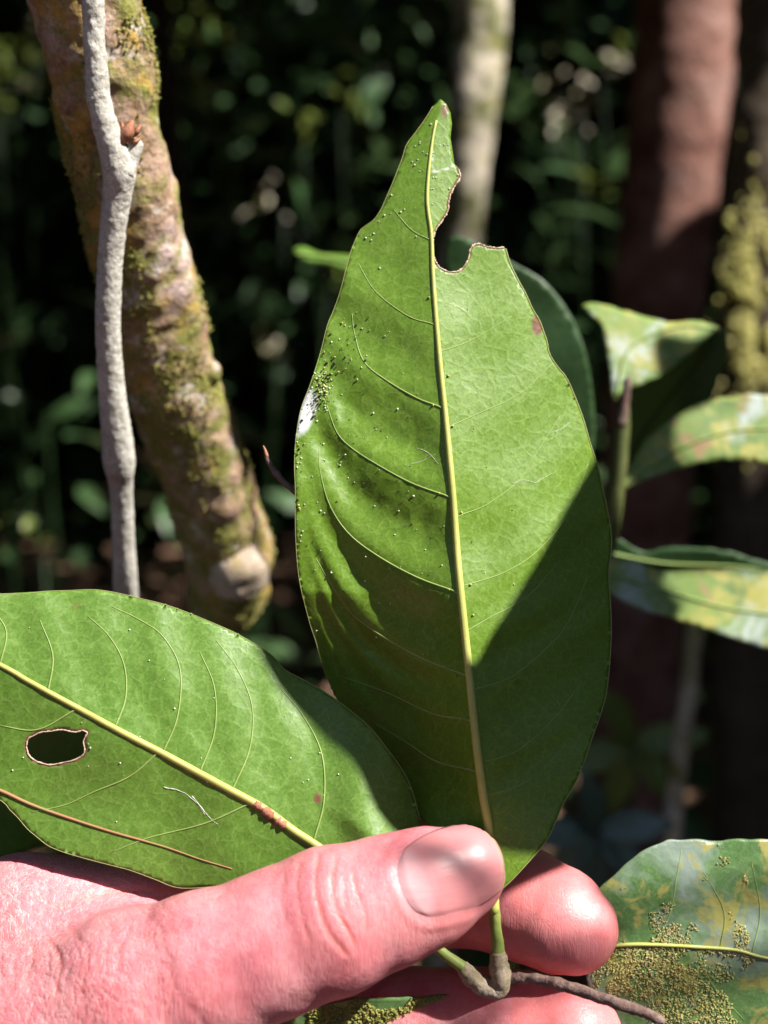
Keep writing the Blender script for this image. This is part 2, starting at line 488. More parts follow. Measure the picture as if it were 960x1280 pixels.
# skin ---------------------------------------------------------------
def skin_mat():
    m, nt, p, out = mat_new('skin')
    v = obj_coord(nt)
    n1 = tex_noise(nt, 90, 6, 0.7, v)
    n2 = tex_noise(nt, 420, 4, 0.7, v)
    col = ramp(nt, n1.outputs['Fac'], [(0.3, (0.56, 0.15, 0.18)), (0.5, (0.66, 0.23, 0.26)), (0.7, (0.72, 0.33, 0.35))])
    col = mixc(nt, 0.6, col, ramp(nt, n2.outputs['Fac'], [(0.3, (0.86, 0.72, 0.72)), (0.65, (1.06, 1.12, 1.1))]), 'MULTIPLY')
    red = attr(nt, 'flush')
    col = mixc(nt, math_n(nt, 'MULTIPLY', red, 0.75), col, (0.72, 0.20, 0.17))
    # fine criss-cross skin relief: drawn-out ridged noise in two directions
    def lines_at(deg, sc_, wid):
        vv = obj_coord(nt, (1, 1, 0.16), (0, math.radians(deg), 0))
        t = tex_noise(nt, sc_, 2, 0.5, vv, 0.15)
        d = math_n(nt, 'ABSOLUTE', math_n(nt, 'SUBTRACT', t.outputs['Fac'], 0.5))
        return ramp(nt, d, [(0, (0, 0, 0)), (wid, (1, 1, 1))])
    lines = math_n(nt, 'MULTIPLY', math_n(nt, 'MULTIPLY', lines_at(24, 620, 0.035), lines_at(-36, 700, 0.03)), lines_at(70, 760, 0.025))
    dry = attr(nt, 'dry')
    col = mixc(nt, math_n(nt, 'MULTIPLY', math_n(nt, 'SUBTRACT', 1.0, lines), math_n(nt, 'MULTIPLY', dry, 0.26)), col, (0.92, 0.66, 0.60))
    nt.links.new(col, p.inputs['Base Color'])
    p.inputs['Subsurface Weight'].default_value = 0.55
    p.inputs['Subsurface Radius'].default_value = (1.0, 0.32, 0.18)
    p.inputs['Subsurface Scale'].default_value = 0.0022
    p.inputs['Roughness'].default_value = 0.44
    p.inputs['Specular IOR Level'].default_value = 0.45
    h = math_n(nt, 'ADD', math_n(nt, 'MULTIPLY', lines, math_n(nt, 'ADD', math_n(nt, 'MULTIPLY', dry, 0.5), 0.10)), math_n(nt, 'MULTIPLY', n2.outputs['Fac'], 0.5))
    nt.links.new(bump(nt, h, 0.6, 0.00026), p.inputs['Normal'])
    return m


def nail_mat():
    m, nt, p, out = mat_new('fingernail')
    lun = attr(nt, 'lunula'); tip = attr(nt, 'free_edge')
    col = mixc(nt, math_n(nt, 'MULTIPLY', lun, 0.6), (0.60, 0.225, 0.235), (0.62, 0.36, 0.38))
    col = mixc(nt, tip, col, (0.52, 0.40, 0.25))
    v = obj_coord(nt, (1, 1, 5), (0, math.radians(20), 0))
    nz = tex_noise(nt, 260, 3, 0.5, v)
    nt.links.new(col, p.inputs['Base Color'])
    p.inputs['Roughness'].default_value = 0.4
    p.inputs['Subsurface Weight'].default_value = 0.2
    p.inputs['Subsurface Radius'].default_value = (1, .4, .3)
    p.inputs['Subsurface Scale'].default_value = 0.001
    nt.links.new(bump(nt, nz.outputs['Fac'], 0.3, 0.0002), p.inputs['Normal'])
    return m


M['skin'] = skin_mat()
M['nail'] = nail_mat()

# ------------------------------------------------------------------ the setting: ground
gn = 60
gx = np.concatenate([np.linspace(-60, -8, 12), np.linspace(-7, 7, 60), np.linspace(8, 60, 12)])
GX, GY = np.meshgrid(gx, gx, indexing='ij')
GZ = 0.10 * (vnoise(GX * .7, GY * .7, 3) - .5) + 0.05 * (vnoise(GX * 2.3, GY * 2.3, 4) - .5)
nG = len(gx)
idx = np.arange(nG * nG).reshape(nG, nG)
gf = np.stack([idx[:-1, :-1], idx[1:, :-1], idx[1:, 1:], idx[:-1, 1:]], -1).reshape(-1, 4)
g = link_mesh('ground', np.stack([GX, GY, GZ], -1).reshape(-1, 3), gf, M['ground'])
tag(g, 'brown forest floor of soil and rotted litter', None, 'structure')

# leaf litter on the floor
n = 5000
P = np.stack([rng.uniform(-4, 4, n), rng.uniform(-5, 7, n), np.zeros(n)], -1)
P[:, 2] = 0.10 * (vnoise(P[:, 0] * .7, P[:, 1] * .7, 3) - .5) + 0.05 * (vnoise(P[:, 0] * 2.3, P[:, 1] * 2.3, 4) - .5) + rng.uniform(0.01, 0.05, n)
V, F = leaf_cards(P, rng.uniform(0.07, 0.16, n), tilt=0.5)
tag(link_mesh('leaf_litter', V, F, M['litter'], smooth=False), 'brown fallen leaves lying over the forest floor', None, 'stuff')

# ------------------------------------------------------------------ forest roof with the gaps the sunbeams come through
GAPS = []                                  # (point, radius) that the sun reaches


def gap(px, py, z, r):
    GAPS.append((PX(px, py, z), r))


gap(480, 700, 0.22, 0.20)
gap(130, 300, 0.24, 0.14)
gap(900, 700, 0.27, 0.12)
gap(940, 330, 0.88, 0.03); gap(945, 390, 0.88, 0.035); gap(945, 450, 0.88, 0.03)
for y_, x_ in ((-40, 610), (40, 608), (120, 600), (190, 594)): gap(x_, y_, 0.98, 0.022)
for y_, x_ in ((-40, 900), (40, 898), (110, 892), (170, 884)): gap(x_ + 8, y_, 1.22, 0.024)
LIT = [(15, 90, 2.6), (8, 20, 3.0), (40, 60, 3.2), (335, 243, 2.4), (352, 250, 2.5), (390, 150, 2.2), (445, 118, 2.6), (738, 118, 2.8), (700, 112, 3.2),
       (690, 145, 3.4), (780, 55, 3.0), (925, 70, 2.4), (745, 225, 2.6), (260, 40, 3.4), (345, 430, 2.3), (365, 440, 2.6), (20, 660, 1.2), (180, 690, 1.6), (30, 100, 2.8), (12, 130, 2.5), (48, 22, 2.9), (5, 60, 2.7), (690, 100, 3.0), (722, 140, 2.7), (765, 85, 2.9), (220, 30, 3.0), (420, 330, 2.2)]
for a in LIT:
    gap(*a, 0.03)


for k in range(170):                        # stray flecks of sun deep in the understory
    gap(rng.uniform(-20, 980), rng.uniform(-20, 1000), rng.uniform(1.5, 4.2), rng.uniform(0.014, 0.036))


def clear_cards(Q):
    """True for leaves that leave every gap open"""
    kp = np.ones(len(Q), bool)
    ctr = Q.mean(1)
    L = np.linalg.norm(Q[:, 7] - Q[:, 0], axis=1) * 0.75
    for q, r in GAPS:
        d = ctr - q
        t = d @ S
        near = (np.einsum('ij,ij->i', d, d) - t * t < (r + L) ** 2) & (t > 0.2)
        ids = np.where(near)[0]
        if not len(ids): continue
        E = Q[ids] - q
        E = E - (E @ S)[..., None] * S
        bad = np.zeros(len(ids), bool)
        for i, j in ((0, 1), (0, 2), (0, 3), (1, 4), (2, 5), (3, 6), (4, 7), (5, 7), (6, 7), (1, 2), (2, 3), (4, 5), (5, 6), (1, 5), (2, 4), (2, 6), (3, 5)):
            for f in (0, .2, .4, .6, .8):
                bad |= np.linalg.norm(E[:, i] * (1 - f) + E[:, j] * f, axis=1) < r + 0.012
        kp[ids[bad]] = False
    return kp


n = 30000
P = np.stack([rng.uniform(-9, 12, n), rng.uniform(-2.6, 17, n), rng.uniform(2.6, 4.6, n)], -1)
P[:, 2] += 0.12 * np.abs(P[:, 0])
m = 5500                                   # a lower storey that shades the ground beyond the hand
y_ = rng.uniform(0.35, 4.5, m)
P = np.vstack([P, np.stack([rng.uniform(-3, 4, m), y_, 1.78 + 0.30 * y_ + rng.uniform(-.15, .25, m)], -1)])
P = P[~((P[:, 1] < -0.15) & (P[:, 0] < 0.25))]   # clearing over the path behind
V, F = leaf_cards(P, 0.36, aspect=0.5, tilt=0.5)
Q = V.reshape(-1, 8, 3)
kp = clear_cards(Q)
F0 = [[0, 2, 1], [0, 3, 2], [1, 2, 5, 4], [2, 3, 6, 5], [4, 5, 7], [5, 6, 7]]


def cards_obj(name, Q, mat):
    FF = [[i + 8 * k for i in f] for k in range(len(Q)) for f in F0]
    return link_mesh(name, Q.reshape(-1, 3), FF, mat, smooth=False)


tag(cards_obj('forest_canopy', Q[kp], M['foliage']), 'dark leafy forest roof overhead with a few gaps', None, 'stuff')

# walls of far woods all round, thin behind the camera
n = 34000
ang = rng.uniform(-math.pi, math.pi, n)
rad = rng.uniform(7.5, 10.5, n)
front = np.cos(ang) > -0.35
hz = np.where(front, rng.uniform(0, 6.5, n), rng.uniform(0, 3.4, n))
keep = front | (rng.uniform(size=n) < 0.5)
P = np.stack([rad * np.sin(ang), rad * np.cos(ang), hz], -1)[keep]
V, F = leaf_cards(P, 0.5, aspect=0.55, tilt=0.9)
Q = V.reshape(-1, 8, 3); kp = clear_cards(Q)
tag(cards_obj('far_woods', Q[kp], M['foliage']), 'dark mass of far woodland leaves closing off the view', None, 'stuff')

# wooded slope that closes the valley beyond, lower behind the camera
aa = np.linspace(-math.pi, math.pi, 121)
rr_ = np.array([9.5, 11, 13, 15.5, 18, 21])
A_, R_ = np.meshgrid(aa, rr_, indexing='ij')
top = np.where(np.cos(A_) > -0.35, 1.0, 0.33)
H_ = top * np.array([-.3, 2.2, 5.2, 8.0, 9.6, 10.2])[None] * (1 + 0.25 * (vnoise(A_ * 9 + 50, R_ * .4, 13) - .5)) - 0.1
ii = np.arange(A_.size).reshape(A_.shape)
sf = np.stack([ii[:-1, :-1], ii[:-1, 1:], ii[1:, 1:], ii[1:, :-1]], -1).reshape(-1, 4)
tag(link_mesh('wooded_slope', np.stack([R_ * np.sin(A_), R_ * np.cos(A_), H_], -1).reshape(-1, 3), sf, M['foliage']), 'dark wooded slope rising behind the far trees', None, 'structure')

# understory: nearer leaves, kept out of the space around the hand
n = 9000
P = np.stack([rng.uniform(-2.6, 2.6, n), rng.uniform(1.3, 6.5, n), rng.uniform(0.05, 2.6, n)], -1)
thin = vnoise(P[:, 0] * 1.6 + 9, P[:, 2] * 1.6 + P[:, 1] * .5, 11) > 0.42
P = P[thin]
V, F = leaf_cards(P, rng.uniform(0.08, 0.17, len(P)), tilt=0.9)
Q = V.reshape(-1, 8, 3); kp = clear_cards(Q)
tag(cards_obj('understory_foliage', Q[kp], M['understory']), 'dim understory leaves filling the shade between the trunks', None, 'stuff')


# unseen thickets on either side, added to block light from the sides
for sx, x0, x1, y0, y1, num in ((-1, 0.5, 3.0, -0.05, 1.5, 6000), (1, 0.9, 3.2, -3.0, 1.6, 4500)):
    P = np.stack([sx * rng.uniform(x0, x1, num), rng.uniform(y0, y1, num), rng.uniform(0.0, 3.6, num)], -1)
    P = P[np.abs(P[:, 0]) > 0.45 + 0.32 * np.clip(P[:, 1], 0, None)]
    V, F = leaf_cards(P, rng.uniform(0.12, 0.22, len(P)), tilt=0.9)
    Q = V.reshape(-1, 8, 3); kp = clear_cards(Q)
    tag(cards_obj('thicket', Q[kp], M['foliage']), 'unseen leafy thicket added to block light from the %s' % ('left' if sx < 0 else 'right'), None, 'stuff')

# ------------------------------------------------------------------ background trunks
def bg_tree(name, label, pts, mat, sides=28, rings=90, amp=0.06, up_len=1.0, group=None, crown=True):
    """pts: (px, py, z, half width px)"""
    A = spline(pts, rings)
    C = PX(A[:, 0], A[:, 1], A[:, 2])
    R = A[:, 3] * K * A[:, 2]
    top_dir = C[0] - C[4]; top_dir /= np.linalg.norm(top_dir)
    up = [C[0] + top_dir * d * up_len for d in (2.2, 1.6, 1.1, 0.7, 0.35, 0.12)]
    ur = [R[0] * f for f in (0.62, 0.7, 0.8, 0.88, 0.94, 0.98)]
    low = C[-1]; lr = R[-1]
    dn = []; dr = []
    ld = C[-1] - C[-6]; ld /= np.linalg.norm(ld)
    ld = ld * 0.5 + np.array([0, 0, -1]) * 0.8
    m = 14
    for k in range(1, m + 1):
        zz = low[2] * (1 - k / m) - 0.03 * (k == m)
        t = (low[2] - zz) / max(1e-3, -ld[2])
        dn.append(low + ld * t); dr.append(lr * (1 + 0.35 * (k / m) ** 3))
    C = np.vstack([up, C, dn]); R = np.concatenate([ur, R, dr])
    base = C[-1].copy()
    t = thing(name, label, 'tree', base, group)
    f = lambda V: np.interp(np.arange(len(V)) // sides, np.arange(len(R)), R) * amp * (fbm(V, 0.9 / R.mean(), 3, 3.1))
    V, F = tube_mesh(C, R, sides, True, f)
    link_mesh('trunk', V, F, mat, t, base)
    if crown:
        n = 260
        cc = C[0]
        P = cc + rng.normal(size=(n, 3)) * np.array([0.5, 0.5, 0.35])
        V, F = leaf_cards(P, rng.uniform(0.14, 0.3, n))
        Q = V.reshape(-1, 8, 3); kp = clear_cards(Q)
        FF = [[i + 8 * k for i in fq] for k in range(int(kp.sum())) for fq in F0]
        link_mesh('crown', Q[kp].reshape(-1, 3), FF, M['foliage'], t, base, smooth=False)
    return t


bg_tree('tree', 'slim pale trunk lit by sun directly behind the upright leaf tip',
        [(604, -60, 1.0, 36), (600, 40, 1.0, 33), (592, 130, 1.0, 31), (582, 220, 1.01, 28), (574, 320, 1.03, 26)], M['trunk_pale'])
bg_tree('tree', 'thick reddish brown trunk with a pink sunlit right side',
        [(868, -60, 1.25, 64), (856, 40, 1.25, 62), (846, 160, 1.26, 60), (832, 280, 1.28, 58), (820, 400, 1.3, 56)], M['trunk_red'])
bg_tree('tree', 'mossy yellow green trunk cut by the right edge of the photo',
        [(974, -60, 0.92, 46), (966, 100, 0.92, 46), (954, 250, 0.92, 47), (944, 380, 0.92, 48), (946, 520, 0.93, 48)], M['trunk_dark'], amp=0.2)
moss_tree = [o for o in COL.objects if o.type == 'EMPTY'][-1]
a_ = np.stack([rng.normal(942, 17, 2600), rng.normal(395, 60, 2600)], -1)
a_ = a_[vnoise(a_[:, 0] * .06, a_[:, 1] * .05, 81) > 0.42]
nm = len(a_)
Pm = PX(a_[:, 0], a_[:, 1], 0.88 + 0.018 * rng.uniform(-1, 1, nm))
V, F = granules(Pm, rng.uniform(0.0006, 0.0026, nm), 0.6)
tag(link_mesh('moss', V, F, M['moss_pale_lit'], moss_tree, np.array(moss_tree.location)), kind='stuff')  # lit moss colour placed only on the sunlit stretch of trunk
bg_tree('tree', 'dim narrow trunk peeking out behind the mossy stem',
        [(196, -60, 1.5, 13), (205, 60, 1.5, 13), (214, 160, 1.5, 13), (226, 300, 1.5, 14)], M['trunk_dark'])
bg_tree('tree', 'thin bare grey stem rising below the blotched leaves at right',
        [(870, 770, 0.62, 11), (862, 850, 0.62, 11), (852, 930, 0.62, 12), (842, 1010, 0.63, 12)], M['trunk_pale'], crown=False, up_len=0.01)

# sunlit understory plants, the soft bright spots in the shade
for k, (px, py, z) in enumerate(LIT):
    c = PX(px, py, z)
    if k in (4, 1, 8, 15): continue
    where = ['at far left edge beside the mossy stem', '', 'near upper left corner', 'right of the mossy stem', '', 'left of the leaf tip', 'beside the leaf tip, higher up',
             'between pale and reddish trunks', '', 'lower, between the pale and reddish trunks', 'just left of the reddish trunk top', 'at upper right beyond the reddish trunk',
             'on the thin trunk between the two larger ones', 'at the top right of the mossy stem', 'low between mossy stem and held leaf', '', 'low at the left edge over the held leaf', 'low behind the foot of the pale vine', 'at the left edge, lower in the upper left cluster', 'lowest of the upper left corner cluster', 'topmost of the upper left corner cluster', 'leftmost in the upper left corner',
             'high, closest to the pale trunk', 'lowest between pale and reddish trunks', 'high, closest to the reddish trunk', 'highest beside the top of the mossy stem', 'just left of the upright leaf, halfway up'][k]
    t = thing('understory_plant', 'small blurred plant catching sun ' + where, 'plant', (c[0], c[1], 0), 'sunlit plants in the dark understory')
    b = np.array([c[0], c[1], 0])
    n = 9
    sp = 0.022 * z / 2.4
    P = c + rng.normal(size=(n, 3)) * np.array([sp, 0.05, sp])
    P[:3] = c + rng.normal(size=(3, 3)) * 0.012
    V, F = leaf_cards(P - np.array([0, 0, 0.0]), rng.uniform(0.016, 0.034, n) * z / 2.2, tilt=0.8)
    link_mesh('foliage', V, F, M['foliage_lit'] if k not in (3, 7, 9, 14, 18, 20, 22, 24, 23) else M['trunk_pale'], t, b, smooth=False)  # pale bark colour on some leaves stands in for white sun glints
    zz = np.linspace(0, 1, 8)[:, None]
    CC = b * (1 - zz) + (c - np.array([0, 0, 0.03])) * zz
    CC[:, 0] += 0.03 * np.sin(zz[:, 0] * 5 + k)
    V, F = tube_mesh(CC, np.linspace(0.002, 0.0008, 8), 6)
    link_mesh('stem', V, F, M['foliage'], t, b)


# ------------------------------------------------------------------ leaf building
def blade(name, outline, zf, mat, parent, base, step=5.0, holes=(), smooth_n=None, thick=0.00035, attrs=None, label=None, ragged=0.0):
    O = smooth_closed(outline, smooth_n) if smooth_n else closed_dense(outline, step * 0.6)
    if ragged:
        O = O + (np.stack([vnoise(O[:, 0] * .08, O[:, 1] * .08, 5), vnoise(O[:, 0] * .08, O[:, 1] * .08, 6)], -1) - .5) * ragged
    loops = [O] + [closed_dense(h, step * 0.5) for h in holes]
    x0, y0 = O.min(0); x1, y1 = O.max(0)
    X, Y = np.meshgrid(np.arange(x0, x1, step), np.arange(y0, y1, step * 0.9))
    X = X + (np.arange(X.shape[0]) % 2)[:, None] * step * 0.5
    X = X.ravel() + rng.uniform(-.12, .12, X.size) * step; Y = Y.ravel() + rng.uniform(-.12, .12, Y.size) * step
    ok = inside(O, X, Y)
    for h in loops[1:]:
        ok &= ~inside(h, X, Y)
    X, Y = X[ok], Y[ok]
    ok = np.ones(len(X), bool)
    for h in loops:
        for i in range(0, len(h), 1):
            ok &= (np.abs(X - h[i, 0]) + np.abs(Y - h[i, 1])) > step * 0.62
    pts = np.vstack(loops + [np.stack([X[ok], Y[ok]], -1)])
    edges = []; off = 0
    for h in loops:
        m = len(h)
        edges += [(off + i, off + (i + 1) % m) for i in range(m)]
        off += m
    vv, _, ff, *_ = delaunay_2d_cdt([Vector(p) for p in pts.tolist()], edges, [], 0, 1e-5)
    vv = np.array([[p[0], p[1]] for p in vv]); ff = np.array([list(f) for f in ff])
    c = vv[ff].mean(1)
    ok = inside(O, c[:, 0], c[:, 1])
    for h in loops[1:]:
        ok &= ~inside(h, c[:, 0], c[:, 1])
    ff = ff[ok]
    W = PX(vv[:, 0], vv[:, 1], zf(vv[:, 0], vv[:, 1]))
    # face the camera
    a, b_, d = W[ff[:, 0]], W[ff[:, 1]], W[ff[:, 2]]
    flip = np.einsum('ij,ij->i', np.cross(b_ - a, d - a), a - CAM) > 0
    ff[flip] = ff[flip][:, ::-1]
    at = {k: f(vv[:, 0], vv[:, 1]) for k, f in (attrs or {}).items()}
    o = link_mesh(name, W, ff, mat, parent, base, attrs=at, label=label)
    s = o.modifiers.new('thickness', 'SOLIDIFY'); s.thickness = thick; s.offset = -1
    return o


def vein_tube(name, pts, zf, r0, r1, mat, parent, base, n=None, lift=0.5, sides=7, rough=0.0):
    P = np.asarray(pts, float)
    L = np.linalg.norm(np.diff(P, axis=0), axis=1).sum()
    A = spline(P, n or max(6, int(L / 6)))
    r = np.linspace(r0, r1, len(A))
    if rough:
        r = r * (1 + rough * rng.uniform(-1, 1, len(r))) ; A = A + rng.normal(0, 0.35 * rough, A.shape)
    z = zf(A[:, 0], A[:, 1])
    C = PX(A[:, 0], A[:, 1], z - r * K * z * lift)
    V, F = tube_mesh(C, r * K * z, sides)
    return link_mesh(name, V, F, mat, parent, base)


# ================================================================== the held sprig
# ---- upright leaf
MID = spline([(552, 128), (541, 172), (534, 244), (539, 292), (541, 340), (545, 397), (551, 464), (558, 531), (566, 617), (572, 698), (580, 780),
              (587, 847), (594, 914), (603, 986), (611, 1034), (615, 1085), (618, 1140)], 160)
mid_x = lambda y: np.interp(y, MID[:, 1], MID[:, 0])
LV_Y = np.array([300, 405, 505, 619, 739, 842, 899, 962, 1040])
RV_Y = np.array([330, 430, 535, 643, 734, 800, 861, 954, 1010])


def z_main(px, py):
    m = mid_x(py)
    d = px - m
    L = np.clip(-d, 0, None); R = np.clip(d, 0, None)
    # fold along the midrib, the rib towards the viewer; flattened where the fingers pinch
    fl = np.interp(py, [120, 300, 600, 760, 900, 1020, 1100], [0.16, 0.16, 0.20, 0.36, 0.44, 0.34, 0.10])
    fr = np.interp(py, [120, 300, 600, 850, 1000, 1060, 1120], [0.30, 0.30, 0.30, 0.28, 0.16, 0.06, 0.02])
    wz = fl * L + fr * R
    # left margin curls back to the light
    wz = wz - np.interp(py, [480, 620, 900], [0.0030, 0.0026, 0.0010]) * np.clip(L - 110, 0, None) ** 2 * 0.9
    wz = wz + 0.0011 * np.clip(R - 60, 0, None) ** 2 * np.interp(py, [400, 700, 1000], [0.4, 1.0, 0.3])
    # quilting between the side veins
    rise = 0.33 * L + 1.2e-7 * L ** 4
    q = np.interp(py + rise, LV_Y, np.arange(len(LV_Y)))
    A = np.interp(py, [250, 480, 560, 800, 900, 1000], [1.0, 5.0, 9.5, 9.5, 3.5, 1.0]) * np.clip(L / 40, 0, 1) * np.clip((190 - L) / 60, 0, 1)
    wz = wz + A * (0.5 - 0.5 * np.cos(2 * math.pi * q))
    rise = 0.30 * R + 0.0014 * R ** 2
    q = np.interp(py + rise, RV_Y, np.arange(len(RV_Y)))
    A = 2.2 * np.clip(R / 40, 0, 1)
    wz = wz + A * (0.5 - 0.5 * np.cos(2 * math.pi * q))
    # small puckers, strongest on the left half
    wz = wz + 2.4 * (vnoise(px * .06, py * .06 + px * .02, 21) - .5) * np.clip(L / 50, 0, 1) * np.interp(py, [300, 520, 850], [0.3, 1, .5])
    wz = wz + 0.9 * (vnoise(px * .15, py * .15, 22) - .5) * np.clip(L / 50, 0, 1) * np.interp(py, [300, 520, 850], [0.2, 1, .3])
    wz = wz + 8 * (vnoise(px * .012, py * .012, 23) - .5)
    # lower left of the blade turns down and away from the sun
    wz = wz + np.clip(py - 740, 0, 330) * 0.42 * np.clip(L / 130, 0, 1) * np.clip((1080 - py) / 120, 0, 1)
    # blade leans: the tip a little back
    wz = wz + (1040 - py) * np.interp(py, [100, 500, 1040], [0.15, 0.13, 0.10])
    return 0.2 + wz * 0.000125


OUT_MAIN = [(551, 124), (541, 133), (532, 148), (519, 166), (508, 181), (503, 197), (498, 210), (491, 228), (484, 244), (476, 262), (467, 275), (457, 282), (450, 288), (443, 303), (438, 316), (431, 342),
            (424, 368), (416, 390), (409, 407), (402, 435), (395, 459), (386, 485), (376, 512), (370, 546), (368, 580), (369, 612), (369, 655), (371, 698), (375, 730), (381, 756), (388, 782),
            (395, 803), (405, 838), (417, 866), (440, 915), (475, 965), (515, 1012), (560, 1055), (598, 1090), (612, 1112), (622, 1116), (640, 1100), (664, 1074),
            (685, 1048), (704, 1005), (723, 971), (742, 918), (757, 871), (763, 818), (764, 770), (761, 717), (764, 690), (764, 665), (757, 626), (747, 583), (738, 555), (731, 530), (723, 507),
            (709, 474), (698, 460), (687, 443), (684, 428), (680, 416), (674, 400), (666, 387), (657, 367), (647, 349), (638, 330), (632, 311)]
BITE = [(630, 309), (622, 310), (613, 309), (605, 307), (596, 305), (590, 308), (587, 314), (586, 322), (582, 330), (576, 337), (568, 340), (559, 339), (551, 335), (545, 328), (542, 320),
        (540, 310), (541, 301), (543, 291), (548, 282), (554, 274), (560, 263), (561, 251), (565, 239), (570, 230), (575, 222), (573, 210)]
TIPR = [(568, 205), (566, 190), (563, 172), (565, 155), (563, 141), (558, 130)]
spr_base = PX(622, 1236, 0.2)
sprig = thing('leafy_twig', 'sprig pinched between thumb and fingers, carrying one upright and one sideways green leaf', 'leaf sprig', spr_base)


def worn_main(x, y):
    d = dist_poly(BITE, x, y)
    w_ = np.clip(1 - d / 3.0, 0, 1)
    tip = np.clip(1 - np.hypot((x - 556) / 10, (y - 138) / 18), 0, 1)
    scar = np.clip(1 - np.hypot((x - 672) / 10, (y - 406) / 20), 0, 1) * 1.6
    return np.maximum(np.maximum(w_, tip * 0.9), scar)


def pale_main(x, y):
    a = np.clip(1.4 - np.hypot((x - 380 - (515 - y) * .25) / 15, (y - 516) / 30), 0, 1) * 1.3
    b = np.clip(1 - dist_poly([(540, 170), (541, 215), (556, 212), (568, 207)], x, y) / 4, 0, 1) * 0.8
    return np.maximum(a, b)


main_leaf = blade('leaf', OUT_MAIN + BITE + TIPR, z_main, M['leaf_under'], sprig, spr_base, step=4.2, attrs={'worn': worn_main, 'pale': pale_main},
                  label='upright leaf, its tip bitten away on the right side')
# midrib, tapering from the petiole to the tip
A = MID[4:]
rad = np.interp(A[:, 1], [140, 250, 400, 600, 850, 1140], [1.6, 2.4, 3.2, 4.2, 5.4, 6.6])
z = z_main(A[:, 0], A[:, 1])
V, F = tube_mesh(PX(A[:, 0], A[:, 1], z + 0.25 * rad * K * z), rad * K * z, 12)
link_mesh('midrib', V, F, M['vein'], main_leaf, spr_base)
VE = [[(546, 507), (522, 498), (484, 476), (455, 452), (443, 416), (440, 392)],
      [(556, 619), (517, 605), (479, 585), (441, 561), (421, 540), (408, 505)],
      [(568, 739), (522, 722), (474, 696), (436, 667), (412, 631), (400, 588), (399, 560)],
      [(577, 842), (532, 825), (484, 799), (441, 768), (412, 727), (395, 698)],
      [(582, 899), (541, 892), (484, 866), (431, 847)],
      [(589, 962), (546, 952), (508, 928), (470, 905)],
      [(541, 405), (510, 395), (470, 365), (448, 330)],
      [(538, 300), (515, 288), (492, 262)],
      [(559, 535), (600, 516), (650, 492), (690, 455)],
      [(578, 643), (608, 631), (647, 602), (666, 573), (700, 520)],
      [(574, 734), (627, 717), (670, 690), (712, 640), (735, 580)],
      [(582, 790), (612, 772), (660, 745), (700, 700)],
      [(596, 861), (637, 847), (675, 818), (709, 780), (735, 720)],
      [(598, 954), (647, 938), (695, 895), (728, 850)],
      [(607, 995), (656, 978), (700, 940)],
      [(550, 440), (590, 425), (640, 395)]]
for k, v in enumerate(VE):
    r0 = 1.35 if k < 6 else 0.8
    v = [(mid_x(v[0][1] + 5), v[0][1] + 5)] + v
    vein_tube('vein', v, z_main, r0, 0.5, M['vein_side'], main_leaf, spr_base, lift=0.0)
vein_tube('bite_scar', BITE, z_main, 1.0, 0.9, M['rim'], main_leaf, spr_base, n=150, lift=0.0, rough=0.8)
vein_tube('leaf_margin', OUT_MAIN[-29:], z_main, 0.5, 0.9, M['edge'], main_leaf, spr_base, n=120, lift=0.0)
vein_tube('leaf_margin', OUT_MAIN[1:34], z_main, 0.42, 0.4, M['edge'], main_leaf, spr_base, n=130, lift=0.0)


# pale pits where the side veins leave the midrib
pits = np.array([(541, 507), (566, 533), (549, 617), (577, 641), (561, 737), (588, 731), (591, 769), (574, 772), (570, 845), (598, 860), (575, 900), (582, 963), (607, 952), (536, 372), (560, 470)], float)
Pp = PX(pits[:, 0], pits[:, 1], z_main(pits[:, 0], pits[:, 1]) - 0.0001)
V, F = granules(Pp, np.full(len(pits), 0.00027), 0.25)
tag(link_mesh('axil_pit', V, F, M['vein'], main_leaf, spr_base), kind='stuff')
V, F = granules(Pp - AX_F * 0.0002, np.full(len(pits), 0.00012), 0.25)
tag(link_mesh('axil_pit', V, F, M['speck_dark'], main_leaf, spr_base), kind='stuff')

# specks and crumbs on the blade
def scatter(spec, zf, poly, lift=0.00018, hole=None):
    out = []
    for (cx, cy, sx, sy, rot, num) in spec:
        a = rng.normal(size=(num, 2)) * [sx, sy]
        c, s = math.cos(rot), math.sin(rot)
        out.append(np.stack([cx + a[:, 0] * c - a[:, 1] * s, cy + a[:, 0] * s + a[:, 1] * c], -1))
    A = np.vstack(out)
    A = A[inside(np.asarray(poly), A[:, 0], A[:, 1])]
    if hole is not None:
        A = A[~inside(np.asarray(hole), A[:, 0], A[:, 1])]
    return PX(A[:, 0], A[:, 1], zf(A[:, 0], A[:, 1]) - lift)


POLY = OUT_MAIN + BITE + TIPR
sp_light = [(404, 485, 7, 18, .3, 55), (440, 430, 25, 30, .3, 26), (400, 600, 22, 90, 0, 40), (490, 640, 55, 60, .4, 18), (515, 215, 22, 40, .4, 50), (560, 170, 5, 30, 0, 18),
            (470, 275, 5, 12, .5, 8), (460, 560, 50, 30, .5, 18), (374, 600, 3, 80, 0, 26), (640, 600, 70, 120, .2, 16), (480, 740, 50, 40, .4, 20), (520, 520, 40, 50, 0, 20)]
P = scatter(sp_light, z_main, POLY)
V, F = granules(P + AX_F * 0.0001, rng.uniform(0.4, 1.3, len(P)) ** 2.4 * 0.000125)
tag(link_mesh('pale_speck', V, F, M['speck_pale'], main_leaf, spr_base), kind='stuff')
sp_dark = [(406, 482, 8, 20, .3, 45), (440, 440, 22, 22, .3, 16), (425, 545, 25, 35, .4, 12), (560, 560, 50, 200, 0, 14), (470, 640, 50, 60, .4, 18)]
P = scatter(sp_dark, z_main, POLY)
